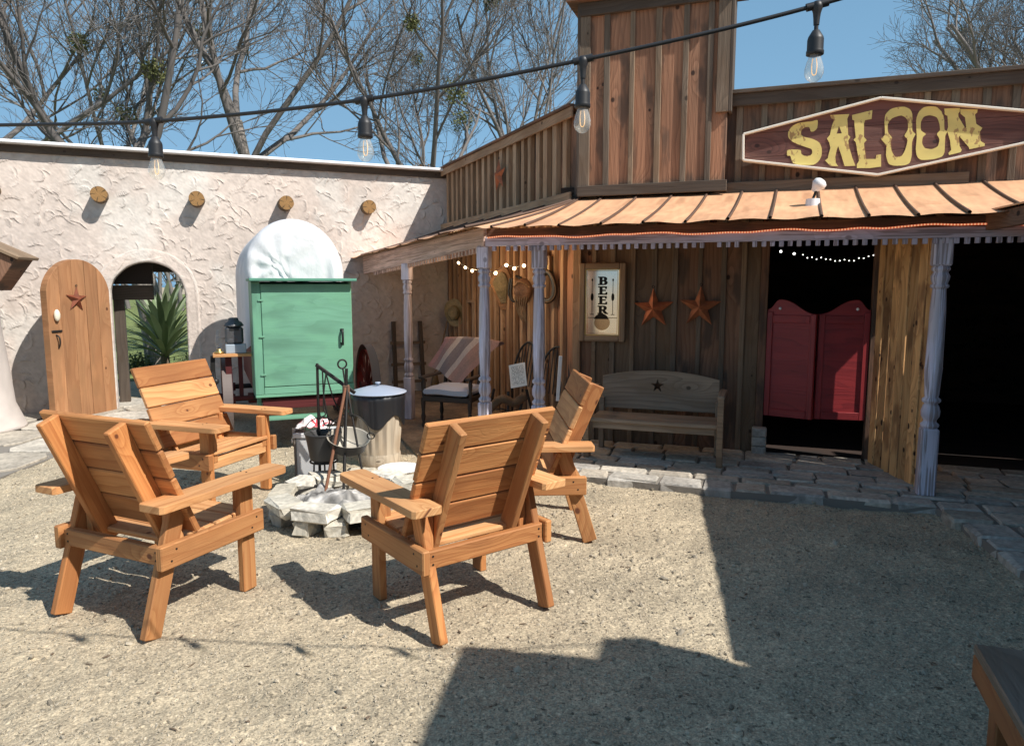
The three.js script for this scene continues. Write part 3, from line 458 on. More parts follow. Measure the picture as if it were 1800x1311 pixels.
{ // red batwing doors
  const leaf = (x0, turn, flip) => {
    const g = sub(saloon, 'batwing_door', [x0, 0.42, -0.02]); g.rotation.y = turn; const s = flip ? -1 : 1, W = 0.43, H = 0.98;
    const sh2 = new THREE.Shape(); sh2.moveTo(0, 0); sh2.lineTo(s * W, 0); sh2.lineTo(s * W, H - 0.02); sh2.bezierCurveTo(s * W * 0.7, H - 0.02, s * W * 0.58, H + 0.11, s * W * 0.26, H + 0.11); sh2.bezierCurveTo(s * W * 0.14, H + 0.11, s * W * 0.12, H + 0.02, 0, H + 0.02);
    const e = new THREE.ExtrudeGeometry(sh2, { depth: 0.022, bevelThickness: 0.003, bevelSize: 0.003, bevelSegments: 1, curveSegments: 14 }); e.translate(0, 0, -0.011); const uu = e.attributes.uv; for (let k = 0; k < uu.count; k++) uu.setXY(k, uu.getY(k), uu.getX(k)); part(g, 'panel', e, M.red);
    const fr = (x0, x1, y0, y1) => bmm(g, 'frame_rail', M.red, Math.min(s * x0, s * x1), Math.max(s * x0, s * x1), y0, y1, 0.0125, 0.03, 0.003);
    fr(0, 0.05, 0, H); fr(W - 0.05, W, 0, H - 0.02); fr(0.052, W - 0.052, 0, 0.07); fr(0.052, W - 0.052, H - 0.1, H - 0.03);
    const k = new THREE.SphereGeometry(0.013, 10, 8); part(g, 'screw_cap', k, M.white, [s * 0.11, H + 0.03, 0.02]);
  };
  leaf(1.83, -0.28, false); leaf(2.69, 0.12, true);
}

// ---------- things fixed to the saloon ----------
const shapeOf = (pts, holes = []) => { const s = new THREE.Shape(pts.map((p) => new THREE.Vector2(...p))); for (const h of holes) s.holes.push(new THREE.Path(h.map((p) => new THREE.Vector2(...p)))); return s; };
{
  const o = fW(2.65, 0, 0.075), sg = thing('saloon_sign', 'long hexagonal brown sign with pale border reading SALOON in yellow letters', 'sign', [o.x, 0, o.z], FA);
  const X = (x) => x - 2.65, hex = [[1.55, 2.995], [2.65, 3.219], [3.76, 3.02], [3.76, 2.79], [2.66, 2.583], [1.556, 2.768]].map(([x, y]) => [X(x), y]);
  // three planks across, cut to the outline
  const clipY = (lo, hi) => { let P = hex.slice(); for (const [yy, sgn] of [[lo, 1], [hi, -1]]) { const Q = []; for (let i = 0; i < P.length; i++) { const a = P[i], b = P[(i + 1) % P.length], ia = (a[1] - yy) * sgn >= 0, ib = (b[1] - yy) * sgn >= 0; if (ia) Q.push(a); if (ia !== ib) { const t = (yy - a[1]) / (b[1] - a[1]); Q.push([mix(a[0], b[0], t), yy]); } } P = Q; } return P; };
  [[2.5, 2.79], [2.793, 3.0], [3.003, 3.3]].forEach(([lo, hi]) => { const g = new THREE.ExtrudeGeometry(shapeOf(clipY(lo, hi)), { depth: 0.03, bevelEnabled: false }), u = g.attributes.uv; for (let k = 0; k < u.count; k++) u.setXY(k, u.getY(k) + lo, u.getX(k)); part(sg, 'plank', g, M.sign); });
  for (let i = 0; i < 6; i++) { const a = hex[i], b = hex[(i + 1) % 6]; bar(sg, 'border_strip', M.cream, V(a[0], a[1], 0.037), V(b[0], b[1], 0.037), 0.018, 0.076, V(0, 0, 1), 0.003); }
  const yel = new THREE.MeshStandardMaterial({ map: tex(512, 512, (u, v) => { const w = 0.75 * sstep(0.6, 0.66, fb(u, v, 30, 9, 4, 211) * 0.7 + fb(u, v, 5, 5, 2, 212) * 0.3); const m = 0.94 + 0.1 * fb(u, v, 8, 8, 2, 213); return [mix(230, 160, w) * m, mix(210, 122, w) * m, mix(126, 80, w) * m]; }, [1.2, 2.4]), roughness: 0.65 });
  const LT = {
    S: [[[2.164, 3.077], [2.164, 3.011], [2.138, 2.984], [2.113, 2.986], [2.099, 3.022], [2.062, 3.024], [2.035, 2.997], [2.037, 2.962], [2.066, 2.94], [2.129, 2.921], [2.185, 2.887], [2.209, 2.835], [2.21, 2.77], [2.187, 2.724], [2.146, 2.699], [2.04, 2.704], [1.977, 2.725], [1.955, 2.785], [1.93, 2.79], [1.93, 2.839], [2.034, 2.832], [2.044, 2.799], [2.074, 2.778], [2.117, 2.779], [2.134, 2.8], [2.127, 2.833], [2.095, 2.848], [2.019, 2.879], [1.962, 2.911], [1.931, 2.949], [1.929, 2.995], [1.956, 3.038], [2.005, 3.063], [2.072, 3.069], [2.121, 3.071]]],
    A: [[[2.265, 3.112], [2.415, 3.109], [2.401, 3.07], [2.415, 2.936], [2.433, 2.916], [2.418, 2.885], [2.43, 2.827], [2.459, 2.737], [2.486, 2.672], [2.403, 2.673], [2.393, 2.696], [2.37, 2.767], [2.353, 2.813], [2.341, 2.846], [2.331, 2.814], [2.322, 2.757], [2.328, 2.706], [2.348, 2.676], [2.287, 2.682], [2.242, 2.73], [2.262, 2.748], [2.279, 2.837], [2.267, 2.882], [2.247, 2.916], [2.27, 2.946], [2.282, 3.022], [2.297, 3.071], [2.273, 3.086]], [[2.339, 3.014], [2.364, 2.952], [2.322, 2.951]]],
    L: [[[2.437, 3.099], [2.593, 3.128], [2.591, 3.056], [2.542, 3.049], [2.534, 3.022], [2.54, 2.909], [2.563, 2.882], [2.543, 2.858], [2.554, 2.794], [2.567, 2.724], [2.642, 2.72], [2.646, 2.754], [2.681, 2.755], [2.687, 2.654], [2.6, 2.646], [2.499, 2.652], [2.497, 2.684], [2.513, 2.714], [2.49, 2.811], [2.479, 2.869], [2.46, 2.891], [2.476, 2.913], [2.462, 3.002], [2.457, 3.053], [2.441, 3.061]]],
    O: [[[2.836, 3.136], [2.877, 3.114], [2.899, 3.07], [2.907, 2.94], [2.933, 2.907], [2.92, 2.877], [2.911, 2.835], [2.915, 2.735], [2.904, 2.674], [2.866, 2.656], [2.791, 2.656], [2.744, 2.676], [2.72, 2.747], [2.717, 2.828], [2.673, 2.887], [2.701, 2.917], [2.692, 3.023], [2.697, 3.085], [2.734, 3.125], [2.785, 3.137]], [[2.818, 3.067], [2.865, 3.029], [2.873, 2.949], [2.851, 2.901], [2.876, 2.862], [2.863, 2.782], [2.838, 2.734], [2.792, 2.73], [2.76, 2.782], [2.75, 2.858], [2.758, 2.888], [2.725, 2.934], [2.719, 3.003], [2.75, 3.05]]],
    P: [[[3.016, 3.125], [3.072, 3.117], [3.113, 3.077], [3.136, 3.021], [3.145, 2.93], [3.168, 2.913], [3.154, 2.874], [3.157, 2.746], [3.138, 2.71], [3.078, 2.694], [2.993, 2.693], [2.958, 2.72], [2.943, 2.783], [2.944, 2.882], [2.931, 3.018], [2.946, 3.084], [2.978, 3.118]], [[3.032, 3.053], [3.083, 3.031], [3.106, 2.975], [3.112, 2.926], [3.092, 2.897], [3.114, 2.852], [3.104, 2.798], [3.061, 2.776], [3.01, 2.789], [2.987, 2.83], [2.99, 2.879], [3.01, 2.902], [2.973, 2.935], [2.968, 3.003], [2.988, 3.044]]],
    N: [[[3.132, 3.098], [3.245, 3.094], [3.247, 3.067], [3.237, 3.05], [3.239, 3.026], [3.294, 2.931], [3.302, 2.937], [3.288, 3.016], [3.254, 3.048], [3.249, 3.085], [3.373, 3.072], [3.372, 3.048], [3.357, 3.035], [3.371, 2.959], [3.417, 2.923], [3.402, 2.894], [3.412, 2.819], [3.444, 2.796], [3.443, 2.778], [3.337, 2.759], [3.33, 2.778], [3.253, 2.874], [3.264, 2.788], [3.282, 2.756], [3.274, 2.738], [3.192, 2.721], [3.187, 2.738], [3.205, 2.761], [3.191, 2.841], [3.164, 2.922], [3.171, 2.946], [3.16, 3.038], [3.139, 3.051]]],
  };
  for (const [k, [out, hole]] of Object.entries(LT)) {
    const sm = (pts) => { if (!'SOP'.includes(k)) return pts; const c = new THREE.CatmullRomCurve3(pts.map(([x, y]) => V(x, y, 0)), true, 'catmullrom', 0.35); return c.getPoints(pts.length * 3).slice(0, -1).map((p) => [p.x, p.y]); };
    const g = new THREE.ExtrudeGeometry(shapeOf(sm(out).map(([x, y]) => [X(x), y]), hole ? [sm(hole).map(([x, y]) => [X(x), y])] : []), { depth: 0.004, bevelEnabled: false }); g.translate(0, 0, 0.0305); part(sg, 'letter', g, yel);
  }
}
// rusty sheet-metal star: ten sloping facets
const rustT = tex(256, 256, (u, v) => { const a = fb(u, v, 5, 5, 5, 221), m = 0.75 + 0.5 * a; return [168 * m, 92 * m, 56 * m]; }, [4, 4]);
const rustBright = new THREE.MeshStandardMaterial({ map: rustT, color: lin(0.95, 1.05, 1.15), roughness: 0.6, metalness: 0.3 }), rustDeep = new THREE.MeshStandardMaterial({ map: rustT, color: lin(0.4, 0.36, 0.36), roughness: 0.7, metalness: 0.2 }), rustMid = new THREE.MeshStandardMaterial({ map: rustT, color: lin(0.75, 0.95, 1.1), roughness: 0.65, metalness: 0.25 });
function barnStar(label, group, pos, turn, r, mat, roll = 0, lean = 0) {
  const t = thing('metal_star', label, 'star', pos, turn, group), p = [], o = [], c = [0, 0, r * 0.3];
  for (let i = 0; i < 10; i++) { const a = Math.PI / 2 + roll + i * Math.PI / 5, q = i % 2 ? r * 0.39 : r; o.push([Math.cos(a) * q, Math.sin(a) * q, 0]); }
  for (let i = 0; i < 10; i++) { p.push(...c, ...o[i], ...o[(i + 1) % 10]); p.push(0, 0, -0.004, ...o[(i + 1) % 10], ...o[i]); }
  const g = new THREE.BufferGeometry(); g.setAttribute('position', new THREE.Float32BufferAttribute(p, 3)); const uv = []; for (let i = 0; i < p.length; i += 3) uv.push(p[i], p[i + 1]); g.setAttribute('uv', new THREE.Float32BufferAttribute(uv, 2)); g.computeVertexNormals();
  const m = part(t, 'star_face', g, mat); m.rotation.x = lean; const h = new THREE.TorusGeometry(0.012, 0.003, 6, 12); part(t, 'hanging_ring', h, M.iron, [-Math.sin(roll) * r, Math.cos(roll) * r + 0.008, 0.002]); return t;
}
{ let p = fW(0.77, 1.415, 0.045); barnStar('rusty metal star on the porch wall beside the framed mirror', 'stars on the porch wall', [p.x, p.y, p.z], FA, 0.205, rustBright, 0.03); p = fW(1.21, 1.435, 0.045); barnStar('duller rusty metal star on the porch wall nearest the red doors', 'stars on the porch wall', [p.x, p.y, p.z], FA, 0.205, rustMid, -0.03);
  p = aW(2.36, 2.965, 0.1); barnStar('orange metal star high on the slatted parapet left of the tower', null, [p.x, p.y, p.z], AA, 0.2, rustBright, 0.05);
  const dl = THREE.MathUtils.degToRad(53), h = dW(ARX - ARW - 0.015, 0.03, 0.06), a = DA + dl, x = -0.52, z = 0.055; barnStar('dark rusty star nailed to the arched plank door', null, [h.x + x * Math.cos(a) + z * Math.sin(a), 1.47, h.z - x * Math.sin(a) + z * Math.cos(a)], a, 0.16, rustDeep, -0.06); }
{ // framed bar mirror with lettering
  const c = fW(0.262, 1.472, 0.03), m = thing('bar_mirror', 'wood framed bar mirror lettered BEER between the posts and the stars', 'mirror', [c.x, c.y, c.z], FA), w = 0.235, h = 0.39;
  bmm(m, 'frame_side', M.benchLeg, -w, -w + 0.06, -h, h, 0, 0.045, 0.008); bmm(m, 'frame_side', M.benchLeg, w - 0.06, w, -h, h, 0, 0.045, 0.008); bmm(m, 'frame_rail', M.benchLeg, -w + 0.061, w - 0.061, h - 0.06, h, 0, 0.044, 0.008); bmm(m, 'frame_rail', M.benchLeg, -w + 0.061, w - 0.061, -h, -h + 0.06, 0, 0.044, 0.008);
  const cv = document.createElement('canvas'); cv.width = 256; cv.height = 512; const x = cv.getContext('2d'); x.fillStyle = '#e9dcc8'; x.fillRect(0, 0, 256, 512);
  x.strokeStyle = '#b89868'; x.lineWidth = 4; x.strokeRect(18, 16, 220, 480); x.fillStyle = '#1c1712'; x.textAlign = 'center'; x.textBaseline = 'middle';
  ['B', 'E', 'E', 'R'].forEach((t, i) => { x.save(); x.translate(130, 92 + i * 74); x.scale(1.25, 1); x.font = 'bold 84px serif'; x.fillText(t, 0, 0); x.lineWidth = 5; x.strokeStyle = '#1c1712'; x.strokeText(t, 0, 0); x.restore(); });
  for (const sx of [52, 204]) { x.fillRect(sx - 2, 80, 4, 270); x.beginPath(); x.ellipse(sx, 215, 11, 30, 0, 0, 6.3); x.fill(); x.beginPath(); x.ellipse(sx, 84, 6, 10, 0, 0, 6.3); x.fill(); x.fillRect(sx - 14, 346, 28, 5); }
  x.fillRect(20, 372, 216, 4); x.beginPath(); x.arc(122, 410, 60, Math.PI * 1.2, Math.PI * 1.8); x.fill(); x.fillStyle = '#fff3d8'; x.beginPath(); x.arc(122, 416, 66, 0, 6.3); x.fill(); x.fillStyle = '#a58a6c'; x.beginPath(); x.arc(128, 412, 58, 0, 6.3); x.fill(); x.fillStyle = '#1c1712'; x.beginPath(); x.arc(122, 398, 56, Math.PI * 1.08, Math.PI * 1.92); x.fill();
  const t = new THREE.CanvasTexture(cv); t.colorSpace = THREE.SRGBColorSpace; const g = new THREE.PlaneGeometry(2 * (w - 0.058), 2 * (h - 0.058)); part(m, 'mirror_glass', g, new THREE.MeshStandardMaterial({ map: t, roughness: 0.12, metalness: 0.85 }), [0, 0, 0.016], [0, 0, 0]);
  for (const s of [-1, 1]) { bmm(m, 'gilt_liner', M.brass, s > 0 ? w - 0.07 : -w + 0.0601, s > 0 ? w - 0.0601 : -w + 0.07, -h + 0.061, h - 0.061, 0.015, 0.03, 0.002); bmm(m, 'gilt_liner', M.brass, -w + 0.0705, w - 0.0705, s > 0 ? h - 0.07 : -h + 0.0601, s > 0 ? h - 0.0601 : -h + 0.07, 0.015, 0.03, 0.002); }
}
{ // porch bench with a star cut in its back
  const o = fW(0.885, 0.07, 0.45), b = thing('porch_bench', 'grey wooden bench with a star cut out of its curved back under the wall stars', 'bench', [o.x, o.y, o.z], FA), W = 0.545;
  const s = new THREE.Shape(); s.moveTo(-W, 0.40); s.lineTo(W, 0.40); s.lineTo(W, 0.70); s.quadraticCurveTo(0, 0.835, -W, 0.70); const st = new THREE.Path(); for (let i = 0; i < 10; i++) { const a = Math.PI / 2 + i * Math.PI / 5, r = i % 2 ? 0.028 : 0.07; st[i ? 'lineTo' : 'moveTo'](-0.02 + Math.cos(a) * r, 0.625 + Math.sin(a) * r); } s.holes.push(st);
  const g = new THREE.ExtrudeGeometry(s, { depth: 0.03, bevelThickness: 0.003, bevelSize: 0.003, bevelSegments: 1, curveSegments: 20 }); const u = g.attributes.uv; for (let k = 0; k < u.count; k++) u.setXY(k, u.getY(k), u.getX(k)); part(b, 'backrest', g, M.bench, [0, 0, -0.1], [-0.1, 0, 0]);
  bmm(b, 'seat_board', M.bench, -W - 0.02, W + 0.02, 0.335, 0.37, -0.06, 0.17, 0.006); bmm(b, 'seat_board', M.bench, -W - 0.02, W + 0.02, 0.335, 0.37, 0.175, 0.34, 0.006);
  for (const sd of [-1, 1]) {
    const cu = (z0, z1) => { const q = new THREE.Shape(); q.moveTo(0.27, 0); q.lineTo(0.35, 0); q.quadraticCurveTo(0.42, 0.35, 0.36, 0.6); q.lineTo(0.28, 0.6); q.quadraticCurveTo(0.34, 0.35, 0.27, 0); return q; };
    const e = new THREE.ExtrudeGeometry(cu(), { depth: 0.045, bevelThickness: 0.003, bevelSize: 0.003, bevelSegments: 1 }); e.rotateY(-Math.PI / 2); e.translate(sd * (W + 0.045) + 0.0225, 0, 0); part(b, 'front_leg', e, M.benchLeg);
    bmm(b, 'rear_leg', M.bench, sd * (W + 0.0) - 0.025, sd * W + 0.025, 0, 0.5, -0.13, -0.075, 0.005, 'y'); bmm(b, 'arm', M.bench, sd * (W + 0.045) - 0.03, sd * (W + 0.045) + 0.03, 0.6, 0.63, -0.1, 0.37, 0.006, 'z');
  }
  bmm(b, 'apron', M.bench, -W, W, 0.27, 0.334, 0.28, 0.305, 0.004);
}
{ // flood lamp on the porch roof
  const o = fW(2.12, 2.235, 0.83), f = thing('flood_lamp', 'small white round flood lamp standing on the tin porch roof', 'lamp', [o.x, o.y, o.z], FA);
  part(f, 'junction_box', (() => { const g = new THREE.CylinderGeometry(0.052, 0.056, 0.06, 8); return g; })(), M.white, [0, 0.06, 0]); rod(f, 'neck', M.iron, V(0, 0.09, 0), V(0.02, 0.15, 0), 0.01); part(f, 'mount', cbox(0.05, 0.06, 0.05, 0.004), M.white, [0, 0.01, 0]);
  part(f, 'lamp_head', lathe([[0, -0.05], [0.02, -0.05], [0.03, -0.03], [0.055, 0.01], [0.05, 0.04], [0.03, 0.055], [0, 0.06]], 20), std([0.7, 0.7, 0.7], 0.3), [0.03, 0.19, 0], [0.5, 0, -0.6]);
}
// ---------- lights ----------
{ // rope light along the fascia
  const t = thing('rope_light', 'glowing orange rope light running along the porch fascia', 'light'), pts = []; for (let i = 0; i <= 28; i++) { const x = mix(-0.53, 3.84, i / 28); pts.push(fW(x, 2.058 + 0.008 * Math.sin(i * 0.9) + 0.005 * Math.sin(i * 2.1) + (x > 2.4 ? 0.012 : 0), 1.158)); }
  part(t, 'tube', tubeGeo(pts, 0.007, 160, 7), std([0.7, 0.28, 0.16], 0.3, 0, { emissive: lin(1, 0.14, 0.05), emissiveIntensity: 0.32 }));
  const c = new THREE.CatmullRomCurve3(pts), gs = []; for (let i = 0; i < 210; i++) { const p = c.getPoint(i / 209), s = new THREE.SphereGeometry(0.007, 6, 4); s.translate(p.x, p.y, p.z + 0.004); gs.push(s); }
  const b = part(t, 'bulbs', mergeGeometries(gs), std([1, 0.8, 0.6], 0.3, 0, { emissive: lin(1, 0.45, 0.22), emissiveIntensity: 0.5 })); b.userData.kind = 'stuff';
}
const warm = std([1, 0.9, 0.7], 0.3, 0, { emissive: lin(1, 0.72, 0.42), emissiveIntensity: 5 });
{ // globe lights hung under the angled porch
  const t = thing('porch_string_light', 'string of small glowing globe bulbs under the angled porch', 'string lights');
  const P = [[-0.639, 1.907, -8.60], [-0.552, 1.850, -8.50], [-0.466, 1.808, -8.40], [-0.170, 1.766, -7.40], [-0.058, 1.846, -7.35], [0.023, 1.811, -7.30], [0.120, 1.837, -7.20]].map((p) => V(...p));
  P.forEach((p) => { const b = part(t, 'bulb', new THREE.SphereGeometry(0.018, 12, 10), warm, [p.x, p.y, p.z]); const l = new THREE.PointLight(new THREE.Color(1, 0.7, 0.4), 0.22); l.position.copy(p); l.name = 'bulb_light'; scene.add(l); l.castShadow = true; });
  const w = []; P.forEach((p, i) => { w.push(p.clone().add(V(0, 0.022, 0))); if (P[i + 1]) w.push(p.clone().lerp(P[i + 1], 0.5).add(V(0, 0.01, 0))); }); part(t, 'wire', tubeGeo(w, 0.004, 60, 5), M.black);
}
{ // fairy lights inside the saloon doorway
  const t = thing('fairy_lights', 'tiny white fairy lights in the dark saloon doorway', 'string lights'), r = RNG(3), wire = [], W5 = std([1, 1, 1], 0.4, 0, { emissive: lin(1, 0.98, 0.92), emissiveIntensity: 4 });
  for (let i = 0; i < 18; i++) { const x = mix(2.15, 2.9, i / 17), p = fW(x, 1.95 - 0.05 * Math.sin(i / 17 * 3.1) + (r() - 0.5) * 0.035, -1.0); wire.push(p); part(t, 'bulb', new THREE.SphereGeometry(0.0055, 8, 6), W5, [p.x, p.y, p.z]); }
  for (const [x, y] of [[1.93, 1.99], [2.06, 1.965]]) { const p = fW(x, y, -0.9); part(t, 'bulb', new THREE.SphereGeometry(0.013, 8, 6), W5, [p.x, p.y, p.z]); wire.unshift(p); }
  part(t, 'wire', tubeGeo(wire, 0.002, 60, 4), M.black);
}
{ // festoon cable across the yard
  const t = thing('festoon_lights', 'black festoon cable with clear hanging bulbs across the top of the yard', 'string lights');
  const B = [[-1.077, 2.137, -2.214], [-0.421, 2.173, -2.106], [0.192, 2.252, -2.009], [0.778, 2.356, -1.912]].map((p) => V(...p)), pts = [V(-2.9, 2.18, -2.54), V(-1.615, 2.149, -2.322), ...B, V(1.4, 2.52, -1.8), V(2.1, 2.76, -1.68), V(2.8, 3.05, -1.56)];
  part(t, 'cable', tubeGeo(pts, 0.0056, 200, 8), std([0.02, 0.02, 0.022], 0.45));
  const rub = std([0.018, 0.018, 0.02], 0.5), glass = new THREE.MeshPhysicalMaterial({ color: lin(0.98, 0.97, 0.94), transmission: 0.84, roughness: 0.06, thickness: 0, ior: 1.5 }), fil = std([0.8, 0.5, 0.25], 0.4, 0, { emissive: lin(1, 0.6, 0.25), emissiveIntensity: 0.5 });
  [...B, V(1.4, 2.52, -1.8), V(2.1, 2.76, -1.68), V(-1.75, 2.15, -2.344)].forEach((p, i) => {
    const L = 0.155 + (i === 2 ? 0.018 : i === 3 ? 0.015 : 0), s = sub(t, 'lamp_drop', [p.x, p.y, p.z]); s.rotation.y = -0.15; s.scale.setScalar(1.08);
    const tee = lathe([[0.0065, -0.045], [0.0075, -0.03], [0.009, -0.018], [0.013, -0.006], [0.012, 0.002], [0.008, 0.008], [0, 0.009]], 14); part(s, 'tee', tee, rub); const sl = new THREE.CylinderGeometry(0.009, 0.009, 0.05, 10); sl.rotateZ(Math.PI / 2 + 0.12 + i * 0.03); part(s, 'sleeve', sl, rub);
    const o = -L; rod(s, 'drop_wire', rub, V(0, -0.04, 0), V(0, o + 0.1, 0), 0.005);
    part(s, 'socket', lathe([[0, o + 0.115], [0.008, o + 0.113], [0.017, o + 0.098], [0.0185, o + 0.092], [0.0185, o + 0.068], [0.02, o + 0.066], [0.02, o + 0.058], [0.016, o + 0.056], [0, o + 0.056]], 20), rub);
    part(s, 'bulb', lathe([[0.0125, o + 0.06], [0.0135, o + 0.052], [0.018, o + 0.04], [0.0215, o + 0.025], [0.0215, o + 0.014], [0.017, o + 0.004], [0.009, o - 0.003], [0, o - 0.005]], 24), glass);
    part(s, 'filament', tubeGeo([V(-0.004, o + 0.05, 0), V(-0.006, o + 0.03, 0), V(-0.003, o + 0.012, 0), V(0.003, o + 0.012, 0), V(0.006, o + 0.03, 0), V(0.004, o + 0.05, 0)], 0.0012, 24, 5), fil);
  });
}

// ---------- yard chairs ----------
// local frame: x across, z forward, origin on the ground under the seat
function makeChair(name, label, x, z, turn, seed, pale = 0) {
  const t = thing(name, label, 'chair', [x, 0, z], turn, 'plank armchairs round the fire pit'), r = RNG(seed), m = () => (r() < pale ? M.cedarPale[Math.floor(r() * 2)] : M.cedar[Math.floor(r() * 5)]);
  const W = 0.345;
  for (const s of [-1, 1]) {
    bmm(t, 'front_leg', m(), s * (W - 0.025) - 0.021, s * (W - 0.025) + 0.021, 0, 0.615, 0.2, 0.29, 0.005, 'y'); bmm(t, 'leg_block', m(), s * (W - 0.07) - 0.0225, s * (W - 0.07) + 0.0225, 0.36, 0.61, 0.225, 0.285, 0.005, 'y');
    bar(t, 'rear_leg', m(), V(s * (W - 0.025), 0, -0.37), V(s * (W - 0.025), 0.6, -0.185), 0.042, 0.092, V(0, 0.3, 1), 0.005);
    bmm(t, 'arm_support', m(), s * (W - 0.068) - 0.021, s * (W - 0.068) + 0.021, 0.33, 0.613, -0.22, -0.13, 0.005, 'y');
    bmm(t, 'side_rail', m(), s * (W + 0.018) - 0.0205, s * (W + 0.018) + 0.0205, 0.322, 0.44, -0.335, 0.32, 0.006, 'z');
    // broad arm with rounded front corners
    const a = new THREE.Shape(), w0 = 0.074, z0 = -0.37, z1 = 0.45; a.moveTo(-w0, z0 + 0.012); a.lineTo(-w0 + 0.012, z0); a.lineTo(w0 - 0.012, z0); a.lineTo(w0, z0 + 0.012); a.lineTo(w0, z1 - 0.05); a.quadraticCurveTo(w0, z1, w0 - 0.045, z1); a.lineTo(-w0 + 0.03, z1); a.quadraticCurveTo(-w0, z1, -w0, z1 - 0.03);
    const g = new THREE.ExtrudeGeometry(a, { depth: 0.03, bevelThickness: 0.004, bevelSize: 0.004, bevelSegments: 2, curveSegments: 6 }); g.rotateX(Math.PI / 2); g.scale(s, 1, 1); if (s < 0) { const ix = g.index; const p = g.attributes; for (const k of ['position', 'normal', 'uv']) { const A = p[k], n = A.itemSize; for (let i = 0; i < A.count; i += 3) for (let q = 0; q < n; q++) { const v = A.array[(i + 1) * n + q]; A.array[(i + 1) * n + q] = A.array[(i + 2) * n + q]; A.array[(i + 2) * n + q] = v; } } g.computeVertexNormals(); }
    const u = g.attributes.uv, pp = g.attributes.position, ou = r() * 3; for (let k = 0; k < u.count; k++) u.setXY(k, pp.getX(k) + pp.getY(k) + ou, pp.getZ(k) + ou);
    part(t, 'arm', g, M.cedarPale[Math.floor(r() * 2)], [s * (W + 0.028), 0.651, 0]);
    // back upright on edge
    bar(t, 'back_upright', m(), V(s * 0.235, 0.335, -0.125), V(s * 0.235, 1.01, -0.416), 0.04, 0.1, V(0, 0.4, 1), 0.005);
  }
  const up = V(0, 0.65, -0.28).normalize(), nrm = V(0, 0.28, 0.65).normalize(), base = V(0, 0.335, -0.125).addScaledVector(nrm, 0.064);
  for (let i = 0; i < 4; i++) { const h = 0.153, c = base.clone().addScaledVector(up, 0.1 + i * (h + 0.008) + h / 2); const p = part(t, 'back_plank', cbox(0.74 + (r() - 0.5) * 0.012, h, 0.032, 0.006, 'x'), m(), [c.x + (r() - 0.5) * 0.008, c.y, c.z]); p.rotation.x = -Math.atan2(0.28, 0.65); p.rotation.z = (r() - 0.5) * 0.006; }
  const sc = new THREE.CylinderGeometry(0.0055, 0.0055, 0.003, 8), screw = (p, rx, rz) => part(t, 'screw_head', sc, M.iron, p, [rx, 0, rz]);
  for (const s of [-1, 1]) { for (const [y, z] of [[0.36, -0.28], [0.41, -0.25], [0.36, 0.23], [0.41, 0.265]]) screw([s * (W + 0.0385), y, z], 0, Math.PI / 2); for (const x of [-0.02, 0.02]) { screw([s * (W - 0.02) + x, 0.6555, 0.245], 0, 0); screw([s * (W - 0.02) + x, 0.6555, -0.18], 0, 0); } for (const y of [0.36, 0.4]) screw([s * (W - 0.03), y, -0.3105], Math.PI / 2, 0); }
  bmm(t, 'rear_rail', m(), -W + 0.0, W - 0.0, 0.335, 0.425, -0.31, -0.268, 0.006, 'x'); bmm(t, 'front_rail', m(), -W + 0.05, W - 0.05, 0.31, 0.4, 0.24, 0.28, 0.006, 'x');
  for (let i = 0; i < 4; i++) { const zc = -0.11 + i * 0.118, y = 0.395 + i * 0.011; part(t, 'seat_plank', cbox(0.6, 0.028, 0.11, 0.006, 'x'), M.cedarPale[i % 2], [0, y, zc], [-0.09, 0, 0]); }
  return t;
}
const yaw = (fx, fd) => Math.atan2(fx, -fd); // forward (x, depth) to rotation about y, forward being local +z
makeChair('plank_armchair', 'large wooden armchair at the left, seen from behind with a tilted back', -1.835, -3.62, yaw(0.41, 0.91), 11, 0.15);
makeChair('plank_armchair', 'large wooden armchair in the middle foreground with a knotty plank back', -0.30, -3.6, yaw(-0.60, 0.80), 22, 0.1);
makeChair('plank_armchair', 'wooden armchair facing right behind the left one, near the arched doorway', -2.34, -5.415, yaw(0.95, -0.32), 33, 0.5);
makeChair('plank_armchair', 'wooden armchair seen side-on in front of the porch bench', 0.12, -4.75, yaw(-0.985, -0.05), 44, 0.4);

